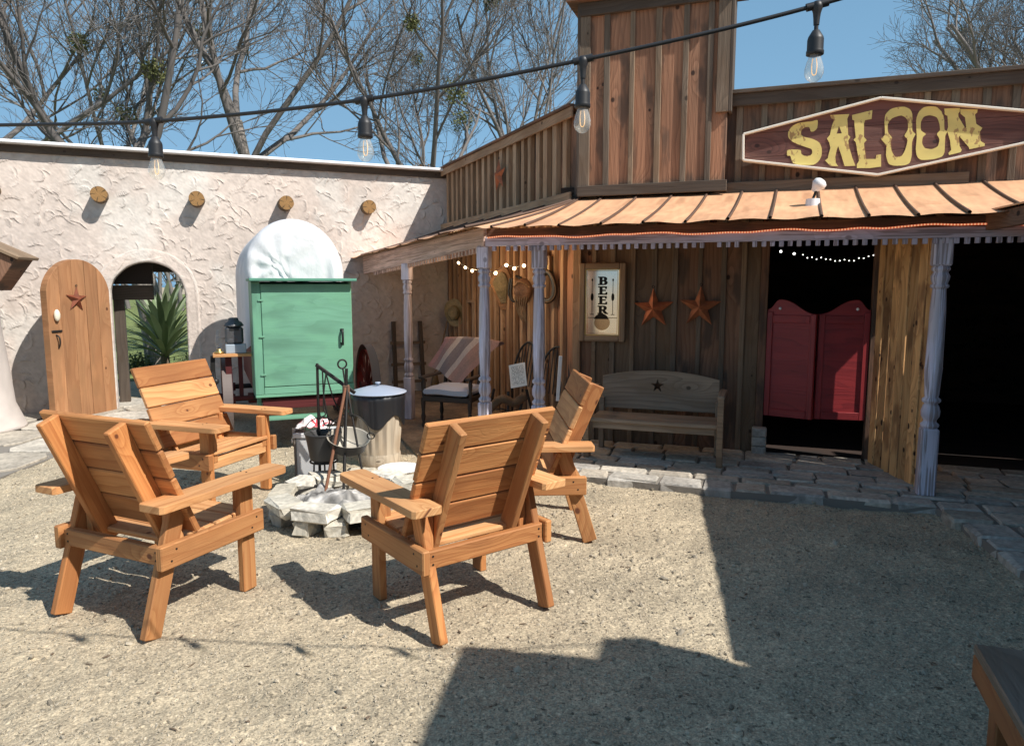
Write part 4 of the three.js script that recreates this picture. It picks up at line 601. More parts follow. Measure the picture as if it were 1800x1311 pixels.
// ---------- fire pit and cooking irons ----------
const PX = -1.2, PZ = -5.02;
const lime = [[1.0, 0.97, 0.88], [0.86, 0.81, 0.7], [1.08, 1.05, 0.98], [0.68, 0.64, 0.58]].map((c) => new THREE.MeshStandardMaterial({ map: stoneTex, color: lin(...c), bumpMap: stoneBump, bumpScale: 0.01, roughness: 0.95 }));
{
  const t = thing('fire_pit', 'low ring of pale limestone blocks round a bed of ash', 'fire pit', [PX, 0, PZ]), r = RNG(55);
  const RB = 0.46;
  for (let k = 0; k < 13; k++) { const a = (k + 0.3 * r()) / 13 * 6.283, w = 0.11 + 0.05 * r(); part(t, 'base_stone', stoneGeo(w, 0.11, 0.15, 0.016, 400 + k), lime[k % 4], [Math.sin(a) * RB, 0.045, Math.cos(a) * RB], [0, a + (r() - 0.5) * 0.3, 0]); }
  for (let a = 0.17, k = 0; a < 6.2; k++) { const da = Math.min(0.42 + r() * 0.26, 6.47 - a), w = da * 0.5 - 0.022; part(t, 'cap_stone', stoneGeo(w, 0.085 + 0.02 * r(), 0.17 + 0.04 * r(), 0.02, 450 + k), lime[(k * 2) % 3], [Math.sin(a + da / 2) * RB, 0.145 + (r() - 0.5) * 0.008, Math.cos(a + da / 2) * RB], [(r() - 0.5) * 0.03, a + da / 2 + (r() - 0.5) * 0.06, (r() - 0.5) * 0.03]); a += da; }
  const gr = new THREE.PlaneGeometry(0.8, 0.8, 60, 60); gr.rotateX(-Math.PI / 2);
  mapped(gr, (x, y, z) => { const q = Math.hypot(x, z), k = q > 0.4 ? 0.4 / q : 1; return [x * k, 0.12 - 0.03 * (q / 0.4) + (fb(x / 2 + 0.5, z / 2 + 0.5, 16, 16, 4, 61) - 0.5) * 0.17, z * k]; });
  part(t, 'ash_bed', gr, new THREE.MeshStandardMaterial({ map: tex(256, 256, (u, v) => { const m = 0.12 + 1.3 * fb(u, v, 8, 8, 5, 231); return [190 * m, 186 * m, 180 * m]; }), roughness: 1, bumpMap: stoneBump, bumpScale: 0.01 }));
  part(t, 'steel_ring', new THREE.TorusGeometry(0.385, 0.012, 6, 60), M.iron, [0, 0.13, 0], [Math.PI / 2, 0, 0]);
}
for (const [x, z, w, d, a, l] of [[-0.72, -4.62, 0.42, 0.3, 0.3, 'broad pale slab of limestone beside the pit under the middle chair arm'], [-0.62, -5.2, 0.4, 0.34, -0.2, 'flat pale slab of limestone below the white pan']]) {
  const m = sh(new THREE.Mesh(stoneGeo(w, 0.14, d, 0.025, Math.round(x * 100) + 900), lime[0])); m.name = numbered('stone_slab'); m.userData = { label: l, category: 'stone', group: 'slabs beside the pit' }; m.position.set(x, 0.06, z); m.rotation.y = a; scene.add(m);
}
{
  const t = thing('cooking_irons', 'black campfire tripod irons with hooks standing over the fire pit', 'campfire irons');
  rod(t, 'upright', M.iron, V(-1.56, 0, -5.62), V(-1.545, 1.03, -5.6), 0.012, 0.011); rod(t, 'upright', M.iron, V(-1.34, 0, -5.5), V(-1.29, 1.0, -5.5), 0.014, 0.012);
  bar(t, 'cross_bar', M.iron, V(-1.555, 1.02, -5.6), V(-1.24, 0.8, -5.55), 0.028, 0.02); part(t, 'ring_handle', new THREE.TorusGeometry(0.034, 0.007, 8, 24), M.iron, [-1.335, 1.03, -5.55], [0, 0.5, 0]);
  rod(t, 'brace', M.iron, V(-1.33, 0.99, -5.55), V(-1.27, 0.62, -5.5), 0.007); rod(t, 'tripod_leg', M.iron, V(-1.29, 0.84, -5.5), V(-1.12, 0.03, -5.32), 0.009); rod(t, 'tripod_leg', M.rust, V(-1.3, 0.86, -5.5), V(-1.4, 0.08, -5.15), 0.012); rod(t, 'tripod_leg', M.iron, V(-1.29, 0.85, -5.5), V(-1.27, 0.08, -5.2), 0.011);
  bmm(t, 'wooden_sleeve', M.brownTrim, -1.325, -1.275, 0.68, 0.87, -5.53, -5.485, 0.006, 'y');
  for (const [a, b] of [[[-1.5, 0.99], [-1.47, 0.55]], [[-1.48, 0.98], [-1.33, 0.5]], [[-1.47, 0.97], [-1.5, 0.62]]]) part(t, 'hook', tubeGeo([V(a[0], a[1], -5.58), V(mix(a[0], b[0], 0.5) - 0.01, mix(a[1], b[1], 0.5), -5.58), V(b[0], b[1] + 0.06, -5.58), V(b[0] + 0.014, b[1], -5.57), V(b[0] - 0.02, b[1] - 0.012, -5.56), V(b[0] - 0.03, b[1] + 0.03, -5.56)], 0.006, 30, 6), M.iron);
}
{ // kettle
  const t = thing('iron_kettle', 'black cast iron kettle on legs hanging at the left of the irons', 'pot', [-1.49, 0.14, -5.5]), g = lathe([[0, 0.115], [0.075, 0.12], [0.105, 0.145], [0.13, 0.3], [0.14, 0.345], [0.147, 0.35], [0.14, 0.356], [0.132, 0.345], [0.12, 0.3], [0.095, 0.16], [0, 0.14]], 36); part(t, 'body', g, std([0.05, 0.048, 0.047], 0.55, 0.3));
  part(t, 'base_rim', new THREE.TorusGeometry(0.105, 0.008, 6, 30), M.iron, [0, 0.125, 0], [Math.PI / 2, 0, 0]); for (const a of [0.3, 2.4, 4.5]) rod(t, 'leg', M.iron, V(Math.cos(a) * 0.09, 0.0, Math.sin(a) * 0.09), V(Math.cos(a) * 0.085, 0.125, Math.sin(a) * 0.085), 0.007);
  const pts = []; for (let i = 0; i <= 12; i++) { const a = Math.PI * i / 12; pts.push(V(Math.cos(a) * 0.145, 0.345 + Math.sin(a) * 0.13, 0)); } part(t, 'bail', tubeGeo(pts, 0.004, 30, 6), M.iron);
}
{ // wide pan
  const t = thing('hanging_pan', 'wide shallow pan tilted towards the camera with a pale worn inside', 'pan', [-1.27, 0.47, -5.42], 0.1), q = sub(t, 'bowl'); q.rotation.set(0.3, 0, -0.14);
  part(q, 'outside', lathe([[0, -0.135], [0.08, -0.128], [0.135, -0.085], [0.16, 0], [0.167, 0.004]], 40), std([0.03, 0.028, 0.027], 0.5, 0.3)); part(q, 'inside', lathe([[0, -0.12], [0.075, -0.115], [0.128, -0.08], [0.154, 0], [0.167, 0.005]], 40), std([0.45, 0.41, 0.34], 0.5, 0.2)); 
  for (const a of [0, Math.PI]) part(t, 'handle', new THREE.TorusGeometry(0.028, 0.005, 6, 20), M.iron, [Math.cos(a) * 0.17, 0.01, 0.0], [0.4, 0, 0]);
  const pts = []; for (let i = 0; i <= 12; i++) { const a = Math.PI * i / 12; pts.push(V(Math.cos(a) * 0.16, 0.01 + Math.sin(a) * 0.17, -0.02)); } part(t, 'bail', tubeGeo(pts, 0.004, 30, 6), M.iron);
}
{ // white pan on a black stand
  const t = thing('enamel_pan', 'shallow white enamel pan on a dark stand behind the middle chair arm', 'pan', [-0.93, 0, -5.75]);
  part(t, 'bowl', lathe([[0, 0.1], [0.1, 0.1], [0.16, 0.135], [0.18, 0.14], [0.18, 0.146], [0.155, 0.143], [0.1, 0.112], [0, 0.11]], 36), M.white); part(t, 'stand', lathe([[0.06, 0], [0.1, 0], [0.1, 0.03], [0.08, 0.098], [0.05, 0.098]], 20), M.iron);
}
{ // small pale chest with a cloth
  const t = thing('metal_chest', 'small silver metal chest on the gravel behind the kettle', 'box', [-1.69, 0, -6.0], 0.1);
  part(t, 'body', cbox(0.3, 0.36, 0.26, 0.01), std([0.66, 0.67, 0.68], 0.4, 0.3), [0, 0.185, 0]); part(t, 'lid', cbox(0.33, 0.045, 0.29, 0.008), std([0.7, 0.7, 0.72], 0.4, 0.3), [0, 0.39, 0]); for (const s of [-1, 1]) part(t, 'corner_strip', cbox(0.02, 0.36, 0.02, 0.003), std([0.2, 0.17, 0.14], 0.7), [s * 0.148, 0.185, 0.132]);
  const g = new THREE.PlaneGeometry(0.3, 0.34, 40, 40); g.rotateX(-Math.PI / 2);
  mapped(g, (x, y, z) => { const f = fb(x + 0.5, z + 0.5, 14, 14, 3, 71), h = 0.425 + f * 0.1 * (1 - Math.abs(x) * 2.5) + Math.max(0, 0.09 - Math.hypot(x + 0.02, z)) * 0.9; const over = Math.max(0, -0.11 - x); return [x + over * 0.5 + (fb(z + 0.5, x + 0.5, 20, 20, 2, 72) - 0.5) * 0.03, h - over * 3.0, z * (1 - over * 2)]; });
  const c = sh(new THREE.Mesh(g, new THREE.MeshStandardMaterial({ side: THREE.DoubleSide, roughness: 0.95, map: tex(256, 256, (u, v) => { const s = (Math.floor(u * 14) % 3 === 0) || (Math.floor(v * 14) % 4 === 0), k = sstep(0.52, 0.62, fb(u, v, 4, 4, 2, 241)) * (s ? 1 : 0.1); return [mix(232, 176, k), mix(222, 60, k), mix(216, 70, k)]; }) }))); c.name = 'checked_cloth'; c.userData = { label: 'crumpled white and red cloth on the small metal chest', category: 'cloth' }; c.position.set(-1.72, 0, -6.0); scene.add(c);
}
{ // fluted can with a bag and a blue pot lid
  const t = thing('fluted_can', 'tall fluted grey can with a black liner beside the fire pit', 'bin', [-1.24, 0, -6.5]), pos = [], n = 96, prof = [[0.195, 0], [0.2, 0.03], [0.2, 0.1], [0.192, 0.11], [0.205, 0.3], [0.216, 0.5]];
  const g = lathe(prof, n); mapped(g, (x, y, z) => { const a = Math.atan2(z, x), k = 0.985 + 0.032 * Math.cos(a * 18) * sstep(0.1, 0.16, y), lo = y > 0.4 ? 0.05 * Math.cos(a * 4 + 0.4) : 0; return [x * k, y + lo * 0.6, z * k]; });
  part(t, 'body', g, wood(T.grey, [1.5, 1.5, 1.46], 0.7, 0.002)); const b = lathe([[0.23, 0.41], [0.232, 0.42], [0.236, 0.52], [0.24, 0.6], [0.242, 0.655], [0.2, 0.66]], 72);
  part(t, 'liner', mapped(b, (x, y, z) => { const a = Math.atan2(z, x), k = 1.012 + 0.01 * Math.sin(a * 9 + y * 8) + 0.012 * Math.sin(a * 23); return [x * k, y + (y < 0.46 ? 0.06 * Math.cos(a * 4 + 3.5) : 0), z * k]; }), std([0.014, 0.014, 0.016], 0.4, 0, { side: THREE.DoubleSide }));
  const l = thing('pot_lid', 'pale blue enamel lid lying on the lined can', 'lid', [-1.24, 0.655, -6.5]); part(l, 'lid', lathe([[0.235, 0.0], [0.262, 0.006], [0.262, 0.016], [0.2, 0.035], [0.1, 0.062], [0, 0.068]], 40), std([0.3, 0.35, 0.44], 0.35)); part(l, 'knob', lathe([[0, 0.066], [0.012, 0.068], [0.012, 0.082], [0.026, 0.09], [0.024, 0.102], [0, 0.105]], 18), std([0.28, 0.33, 0.42], 0.35));
}

// ---------- chuck wagon ----------
{
  const wg = thing('chuck_wagon', 'small covered chuck wagon with a green cupboard at its tail and a white canvas top', 'wagon', [-2.06, 0, -7.0], DA);
  const redP = wood(T.red, [0.3, 0.22, 0.2], 0.7, 0.002), ironD = M.iron;
  const box = sub(wg, 'chuck_box');
  bmm(box, 'side', M.green, -0.465, -0.43, 0.585, 1.68, -0.46, -0.012, 0.004, 'y'); bmm(box, 'side', M.green, 0.455, 0.485, 0.585, 1.68, -0.46, -0.012, 0.004, 'y'); bmm(box, 'back', M.green, -0.43, 0.455, 0.585, 1.68, -0.46, -0.44);
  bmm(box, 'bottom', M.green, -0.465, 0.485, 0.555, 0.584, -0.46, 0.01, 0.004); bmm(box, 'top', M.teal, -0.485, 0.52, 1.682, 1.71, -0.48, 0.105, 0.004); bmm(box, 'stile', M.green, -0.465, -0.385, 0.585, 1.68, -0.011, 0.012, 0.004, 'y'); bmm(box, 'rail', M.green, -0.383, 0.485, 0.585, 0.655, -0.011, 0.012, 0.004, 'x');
  const dr = bmm(box, 'door', M.green, -0.381, 0.475, 0.66, 1.655, -0.011, 0.018, 0.005, 'x'); for (const y of [0.78, 1.15, 1.5]) { part(box, 'hinge', cbox(0.05, 0.018, 0.006, 0.002), M.green, [-0.385, y, 0.022]); }
  part(box, 'handle', tubeGeo([V(0.375, 1.2, 0.02), V(0.375, 1.19, 0.05), V(0.375, 1.13, 0.058), V(0.375, 1.07, 0.05), V(0.375, 1.06, 0.02)], 0.012), M.black); for (const y of [1.2, 1.06]) part(box, 'handle_plate', cbox(0.035, 0.025, 0.008, 0.003), M.black, [0.375, y, 0.022]);
  const bed = sub(wg, 'wagon_bed'); for (const s of [-1, 1]) bmm(bed, 'side_board', redP, s * 0.44 - 0.015, s * 0.44 + 0.015, 0.56, 1.0, -2.5, -0.47, 0.004); bmm(bed, 'floor', redP, -0.42, 0.42, 0.52, 0.555, -2.5, -0.465); bmm(bed, 'front_board', redP, -0.42, 0.42, 0.56, 1.1, -2.52, -2.49);
  for (const s of [-1, 1]) bmm(bed, 'sill', redP, s * 0.3 - 0.04, s * 0.3 + 0.04, 0.44, 0.52, -2.5, -0.1); bmm(bed, 'bolster', redP, -0.5, 0.5, 0.40, 0.5, -0.82, -0.7); bmm(bed, 'tail_bar', redP, -0.4, 0.42, 0.43, 0.53, -0.09, -0.03); for (const s of [-1, 1]) bmm(bed, 'strut', M.green, s * 0.43 - 0.02, s * 0.43 + 0.02, 0.34, 0.55, -0.1, -0.06, 0.004, 'y'); bmm(bed, 'step', M.green, -0.4, 0.2, 0.325, 0.355, -0.1, 0.02, 0.004);
  // canvas: hooped cover with a closed, gathered tail
  const pos = [], uv = [], idx = [], nu = 72, nv = 60, rr = (t) => { return 1; };
  const y0 = 0.98, hw = 0.515, topY = 2.335;
  const ys = 1.74, yc = 1.45, sect = (s, k) => { let x, y; if (s < 0.22) { x = -hw; y = mix(y0, ys, s / 0.22); } else if (s > 0.78) { x = hw; y = mix(ys, y0, (s - 0.78) / 0.22); } else { const a = Math.PI * (s - 0.22) / 0.56; x = -Math.cos(a) * hw; y = ys + Math.sin(a) * (topY - ys); } return [0.0 + x * k + 0.01, yc + (y - yc) * k]; };
  for (let j = 0; j <= nv; j++) for (let i = 0; i <= nu; i++) {
    const s = i / nu, t = j / nv; let k, z, x, y; const tail = 0.36;
    if (t < tail) { const q = t / tail; k = Math.sin(q * Math.PI / 2); z = -0.5 - 0.2 * Math.pow(q, 5); } else { const q = (t - tail) / (1 - tail), bow = Math.abs(Math.sin(q * Math.PI * 4)); k = 1 - 0.035 * bow; z = -0.7 - q * 1.75; }
    [x, y] = sect(s, Math.max(k, 0.0));
    if (t < tail) { const w = sstep(0.1, 0.6, t / tail), f = Math.sin(s * 40 + Math.sin(t * 18) * 1.5) * Math.pow(Math.abs(s - 0.5) * 2, 1.5) + 0.8 * Math.exp(-Math.pow((s - 0.26) / 0.1, 2)) * Math.sin(s * 90 + t * 22); z += f * 0.006 * w; const dx = x + 0.14, dy = y - 1.83, dd = Math.hypot(dx, dy), an = Math.atan2(dy, dx); z += 0.03 * Math.sin(an * 9 + 1) * Math.exp(-dd * 5) * sstep(0.01, 0.08, dd) + 0.022 * Math.sin(x * 38 + y * 3) * sstep(0.2, 0.42, Math.abs(x)) * sstep(2.1, 1.7, y); }
    else { const f = Math.sin(t * 70 + s * 9) * Math.pow(Math.abs(s - 0.5) * 2, 2); x += f * 0.006 * Math.sign(x); }
    pos.push(x, y, z); uv.push(s * 2, t * 3);
  }
  for (let j = 0; j < nv; j++) for (let i = 0; i < nu; i++) { const a = j * (nu + 1) + i; idx.push(a, a + 1, a + nu + 1, a + 1, a + nu + 2, a + nu + 1); }
  const g = new THREE.BufferGeometry(); g.setAttribute('position', new THREE.Float32BufferAttribute(pos, 3)); g.setAttribute('uv', new THREE.Float32BufferAttribute(uv, 2)); g.setIndex(idx); g.computeVertexNormals();
  part(wg, 'canvas_top', g, new THREE.MeshStandardMaterial({ map: tex(256, 256, (u, v) => { const m = 0.93 + 0.1 * fb(u, v, 4, 4, 4, 251) + ((Math.floor(u * 128) + Math.floor(v * 128)) % 2) * 0.02; return [208 * m, 208 * m, 210 * m]; }), bumpMap: stoneBump, bumpScale: 0.006, roughness: 0.95, side: THREE.DoubleSide }));
  // wheels
  const wheel = (x, z, r) => {
    const w = sub(wg, 'wheel', [x, r, z]); w.rotation.y = Math.PI / 2; const tyre = new THREE.CylinderGeometry(r, r, 0.05, 48, 1, true);
    const ring = (ro, ri, d) => { const s = new THREE.Shape(); s.absarc(0, 0, ro, 0, 6.2832); const h = new THREE.Path(); h.absarc(0, 0, ri, 0, 6.2832, true); s.holes.push(h); const e = new THREE.ExtrudeGeometry(s, { depth: d, bevelThickness: 0.003, bevelSize: 0.003, bevelSegments: 1, curveSegments: 40 }); e.translate(0, 0, -d / 2); return e; };
    part(w, 'tyre', ring(r, r - 0.014, 0.085), std([0.16, 0.13, 0.12], 0.7, 0.4)); part(w, 'felloe', ring(r - 0.018, r - 0.07, 0.07), wood(T.red, [0.62, 0.5, 0.48], 0.7, 0.002));
    for (let i = 0; i < 12; i++) { const a = i * Math.PI / 6; rod(w, 'spoke', redP, V(Math.cos(a) * 0.05, Math.sin(a) * 0.05, 0), V(Math.cos(a) * (r - 0.065), Math.sin(a) * (r - 0.065), 0), 0.017, 0.013, 8); }
    const hb = new THREE.CylinderGeometry(0.05, 0.07, 0.16, 20); hb.rotateX(Math.PI / 2); part(w, 'hub', hb, redP);
  };
  wheel(-0.71, -0.62, 0.47); wheel(0.77, -0.7, 0.5); wheel(-0.66, -2.1, 0.4); wheel(0.66, -2.1, 0.4);
  const ax = new THREE.CylinderGeometry(0.03, 0.03, 1.42, 12); ax.rotateZ(Math.PI / 2); part(wg, 'axle', ax, ironD, [0, 0.47, -0.62]); const ax2 = new THREE.CylinderGeometry(0.03, 0.03, 1.32, 12); ax2.rotateZ(Math.PI / 2); part(wg, 'axle', ax2, ironD, [0, 0.4, -2.1]);
  // shelf on the left side with its bracket
  bmm(wg, 'side_shelf', M.cedarPale[1], -0.83, -0.475, 0.945, 0.975, -0.42, -0.2, 0.004); bmm(wg, 'shelf_prop', redP, -0.72, -0.66, 0.5, 0.944, -0.32, -0.28, 0.004, 'y'); bmm(wg, 'shelf_prop', redP, -0.6, -0.56, 0.5, 0.944, -0.34, -0.3, 0.004, 'y'); bmm(wg, 'shelf_brace', redP, -0.72, -0.47, 0.5, 0.54, -0.335, -0.285);
  const W3 = (x, y, z) => toW(-2.06, -7.0, DA)(x, y, z);
  { const p = W3(-0.615, 0.976, -0.31), t = thing('tin_lantern', 'dark embossed tin lantern on the wagon side shelf', 'lantern', [p.x, p.y, p.z], DA); const tm = std([0.12, 0.12, 0.125], 0.45, 0.7, { bumpMap: stoneBump, bumpScale: 0.012 });
    part(t, 'base', cbox(0.19, 0.09, 0.15, 0.006), std([0.4, 0.46, 0.52], 0.4, 0.3), [0, 0.045, 0]); part(t, 'body', cbox(0.17, 0.17, 0.14, 0.02), tm, [-0.01, 0.178, 0]); part(t, 'hood', lathe([[0.09, 0], [0.095, 0.01], [0.075, 0.04], [0.05, 0.055], [0.045, 0.08], [0.03, 0.085], [0, 0.086]], 12), tm, [-0.01, 0.265, 0]); bmm(t, 'vent_slot', M.black, -0.055, 0.035, 0.225, 0.245, 0.071, 0.074, 0.001); }
  { const p = W3(-0.77, 0.976, -0.28), t = thing('hurricane_lamp', 'clear glass lamp chimney on the outer end of the wagon shelf', 'lamp', [p.x, p.y, p.z], DA); part(t, 'burner', lathe([[0, 0], [0.045, 0], [0.045, 0.02], [0.02, 0.03], [0.028, 0.045], [0, 0.046]], 18), M.brass); part(t, 'chimney', lathe([[0.027, 0.045], [0.03, 0.08], [0.036, 0.11], [0.028, 0.16], [0.023, 0.2], [0.022, 0.24]], 22), new THREE.MeshPhysicalMaterial({ color: lin(0.97, 0.99, 1), transmission: 1, roughness: 0.03, thickness: 0, side: THREE.DoubleSide })); }
  { const p = W3(-0.845, 0.62, -0.25), t = thing('iron_utensils', 'bunch of black iron utensils hanging from the wagon shelf end', 'utensils', [p.x, p.y, p.z], DA); for (let i = 0; i < 4; i++) { part(t, 'ladle', tubeGeo([V(0.01 * i, 0.34, 0), V(0.012 * i - 0.01, 0.2, 0.01), V(0.02 * i - 0.03, 0.09, 0.02)], 0.006, 12, 6), M.iron); const b = new THREE.SphereGeometry(0.032, 12, 8, 0, 6.3, 0, 1.7); part(t, 'ladle_bowl', b, M.black, [0.02 * i - 0.03, 0.07 + 0.02 * (i % 2), 0.02], [2.0, i, 0]); } }
}
// ---------- porch furniture ----------
{
  const t = thing('porch_armchair', 'dark turned wood armchair with a pale blue seat cushion on the angled porch', 'armchair', [-0.66, 0.03, -8.15], -0.35), dk = std([0.045, 0.034, 0.028], 0.5), W = 0.29;
  for (const s of [-1, 1]) { for (const z of [-0.24, 0.24]) part(t, 'leg', lathe([[0.016, 0], [0.022, 0.03], [0.015, 0.06], [0.028, 0.12], [0.018, 0.18], [0.026, 0.26], [0.026, 0.34]], 14), dk, [s * W, 0, z]); part(t, 'arm_post', lathe([[0.018, 0.34], [0.026, 0.39], [0.015, 0.43], [0.025, 0.5], [0.016, 0.56]], 14), dk, [s * W, 0, 0.22]); bmm(t, 'arm', dk, s * W - 0.035, s * W + 0.035, 0.56, 0.59, -0.26, 0.3, 0.01); bar(t, 'back_post', dk, V(s * 0.25, 0.34, -0.24), V(s * 0.25, 0.93, -0.38), 0.04, 0.04, V(0, 0, 1), 0.008); }
  bmm(t, 'seat_frame', dk, -W, W, 0.3, 0.36, -0.26, 0.26, 0.008); for (let i = 0; i < 5; i++) bar(t, 'back_slat', dk, V(-0.18 + i * 0.09, 0.36, -0.25), V(-0.18 + i * 0.09, 0.88, -0.37), 0.03, 0.015, V(0, 0, 1)); bar(t, 'top_rail', dk, V(-0.28, 0.92, -0.38), V(0.28, 0.92, -0.38), 0.1, 0.03, V(0, 0, 1), 0.01);
  const cm = std([0.52, 0.56, 0.66], 0.95, 0, { bumpMap: stoneBump, bumpScale: 0.006 }), cu = cbox(0.55, 0.12, 0.5, 0.03); const g = new THREE.BoxGeometry(0.56, 0.12, 0.52, 16, 4, 16); mapped(g, (x, y, z) => { const e = Math.pow(Math.max(Math.abs(x) / 0.28, Math.abs(z) / 0.26), 4); return [x * (1 - 0.06 * Math.abs(y) / 0.06 * e), y * (1 - 0.55 * e) + (fb(x + 0.5, z + 0.5, 8, 8, 3, 81) - 0.5) * 0.02, z]; });
  part(t, 'cushion', g, cm, [0, 0.415, 0.01]);
  // blanket thrown over the back
  const bt = tex(512, 256, (u, v) => { const s = u * 9, k = Math.floor(s) % 9, P = [[152, 118, 118], [136, 116, 116], [172, 164, 160], [120, 114, 118], [118, 110, 114], [170, 162, 160], [148, 124, 120], [140, 120, 116], [150, 124, 120]][k], m = 0.86 + 0.28 * pn(u * 200, v * 200, 200, 200, 261); return P.map((x) => x * m); });
  const b = new THREE.PlaneGeometry(0.58, 0.8, 50, 60); b.rotateZ(-0.6); mapped(b, (x, y) => { const s = y + 0.525, top = 0.62, r = 0.035; let py, pz; if (s < top) { const q = top - s; py = 0.985 - q * 0.93 ; pz = -0.335 + q * 0.36; } else { const q = s - top; py = 0.985 - Math.max(0, q - 0.07) + Math.sin(Math.min(q / 0.07, 1) * Math.PI) * 0.02; pz = -0.335 - Math.min(q, 0.09); } py -= Math.abs(x) * 0.12 * (s < top ? 1 : 0.4) + 0.18 * Math.max(0, Math.abs(x) - 0.27); pz += 0.016 * Math.sin(x * 22 + y * 3) - Math.abs(x) * 0.06; return [x * (1 - 0.1 * Math.abs(s - top)) + 0.1 * (s < top ? (top - s) * -0.35 : 0), py, pz + 0.03]; });
  const c = sh(new THREE.Mesh(b, new THREE.MeshStandardMaterial({ map: bt, roughness: 1, side: THREE.DoubleSide }))); c.name = 'striped_blanket'; c.userData = { label: 'striped grey and rose blanket thrown over the porch armchair', category: 'blanket' }; c.position.copy(t.position); c.rotation.y = -0.35; scene.add(c);
}
function hoopChair(label, x, z, turn) {
  const t = thing('hoop_chair', label, 'chair', [x, 0.06, z], turn, 'black hoop back chairs on the porch'), m = std([0.014, 0.013, 0.013], 0.45);
  const hoop = []; for (let i = 0; i <= 16; i++) { const a = Math.PI * i / 16; hoop.push(V(Math.cos(a) * 0.21, 0.43 + Math.pow(Math.sin(a), 0.7) * 0.5, -0.2 - Math.sin(a) * 0.09)); } part(t, 'hoop', tubeGeo(hoop, 0.013, 50, 8), m);
  for (let i = -3; i <= 3; i++) rod(t, 'spindle', m, V(i * 0.05, 0.43, -0.19), V(i * 0.056, 0.43 + 0.5 * Math.sqrt(1 - Math.pow(i * 0.056 / 0.215, 2)), -0.28), 0.006);
  const s = new THREE.Shape(); s.absellipse(0, 0, 0.22, 0.21, 0, 6.2832); const g = new THREE.ExtrudeGeometry(s, { depth: 0.025, bevelThickness: 0.008, bevelSize: 0.01, bevelSegments: 2 }); g.rotateX(-Math.PI / 2); part(t, 'seat', g, m, [0, 0.41, 0]);
  for (const sx of [-1, 1]) for (const sz of [-1, 1]) rod(t, 'leg', m, V(sx * 0.21, 0, sz * 0.2), V(sx * 0.13, 0.41, sz * 0.13), 0.012, 0.016); rod(t, 'stretcher', m, V(-0.18, 0.16, 0), V(0.18, 0.16, 0), 0.009); return t;
}
hoopChair('black hoop back chair behind the second white porch post', 0.3, -7.35, -0.75); hoopChair('black hoop back chair between the two white porch posts further back', -0.02, -8.0, -0.9);
{ const m = sh(new THREE.Mesh((() => { const g = new THREE.PlaneGeometry(0.2, 0.24, 12, 12); return mapped(g, (x, y, z) => [x, y, 0.012 * Math.sin(x * 18 + y * 7)]); })(), new THREE.MeshStandardMaterial({ side: THREE.DoubleSide, roughness: 0.9, map: tex(128, 256, (u, v, i, j) => { const l = (Math.floor(v * 34) % 2 === 0) && u > 0.1 && u < 0.9 && hash(i >> 2, Math.floor(v * 34), 7) > 0.3 && v > 0.1 && v < 0.9; return l ? [150, 148, 144] : [224, 222, 216]; }) }))); m.name = 'printed_sheet'; m.userData = { label: 'white printed paper sheet propped on the black hoop chair', category: 'paper' }; m.position.set(0.06, 0.72, -7.28); m.rotation.set(-0.2, -0.5, 0.12); scene.add(m);
  const n = sh(new THREE.Mesh(cbox(0.035, 0.46, 0.02, 0.004), M.white)); n.name = 'white_slat'; n.userData = { label: 'upright white slat leaning by the corner of the porch walls', category: 'slat' }; n.position.set(0.475, 0.71, -7.1); n.rotation.z = -0.06; scene.add(n);
  const l = sh(new THREE.Mesh(tubeGeo([V(-0.25, 0.34, -7.35), V(-0.1, 0.47, -7.3), V(0.02, 0.43, -7.3), V(0.14, 0.5, -7.32)], 0.045, 20, 10), wood(T.grey, [0.5, 0.38, 0.28], 0.95, 0.004))); l.name = 'driftwood_branch'; l.userData = { label: 'curved brown branch lying behind the middle chair on the porch', category: 'branch' }; scene.add(l); }
{ // old ladder against the shaded adobe
  const o = dW(-0.69, 0, 0.12), t = thing('old_ladder', 'short weathered wooden ladder leaning on the shaded adobe beside the porch', 'ladder', [o.x, 0, o.z], DA), m = M.darkTrim; for (const s of [-1, 1]) bar(t, 'stile', m, V(s * 0.215, 0.02, 0.1), V(s * 0.205, 1.1, -0.02), 0.06, 0.05, V(0, 0, 1)); for (const y of [0.2, 0.46, 0.78]) bar(t, 'rung', M.batten[0], V(-0.27, y, 0.1 - y * 0.1), V(0.27, y, 0.1 - y * 0.1), 0.045, 0.03, V(0, 0, 1));
}
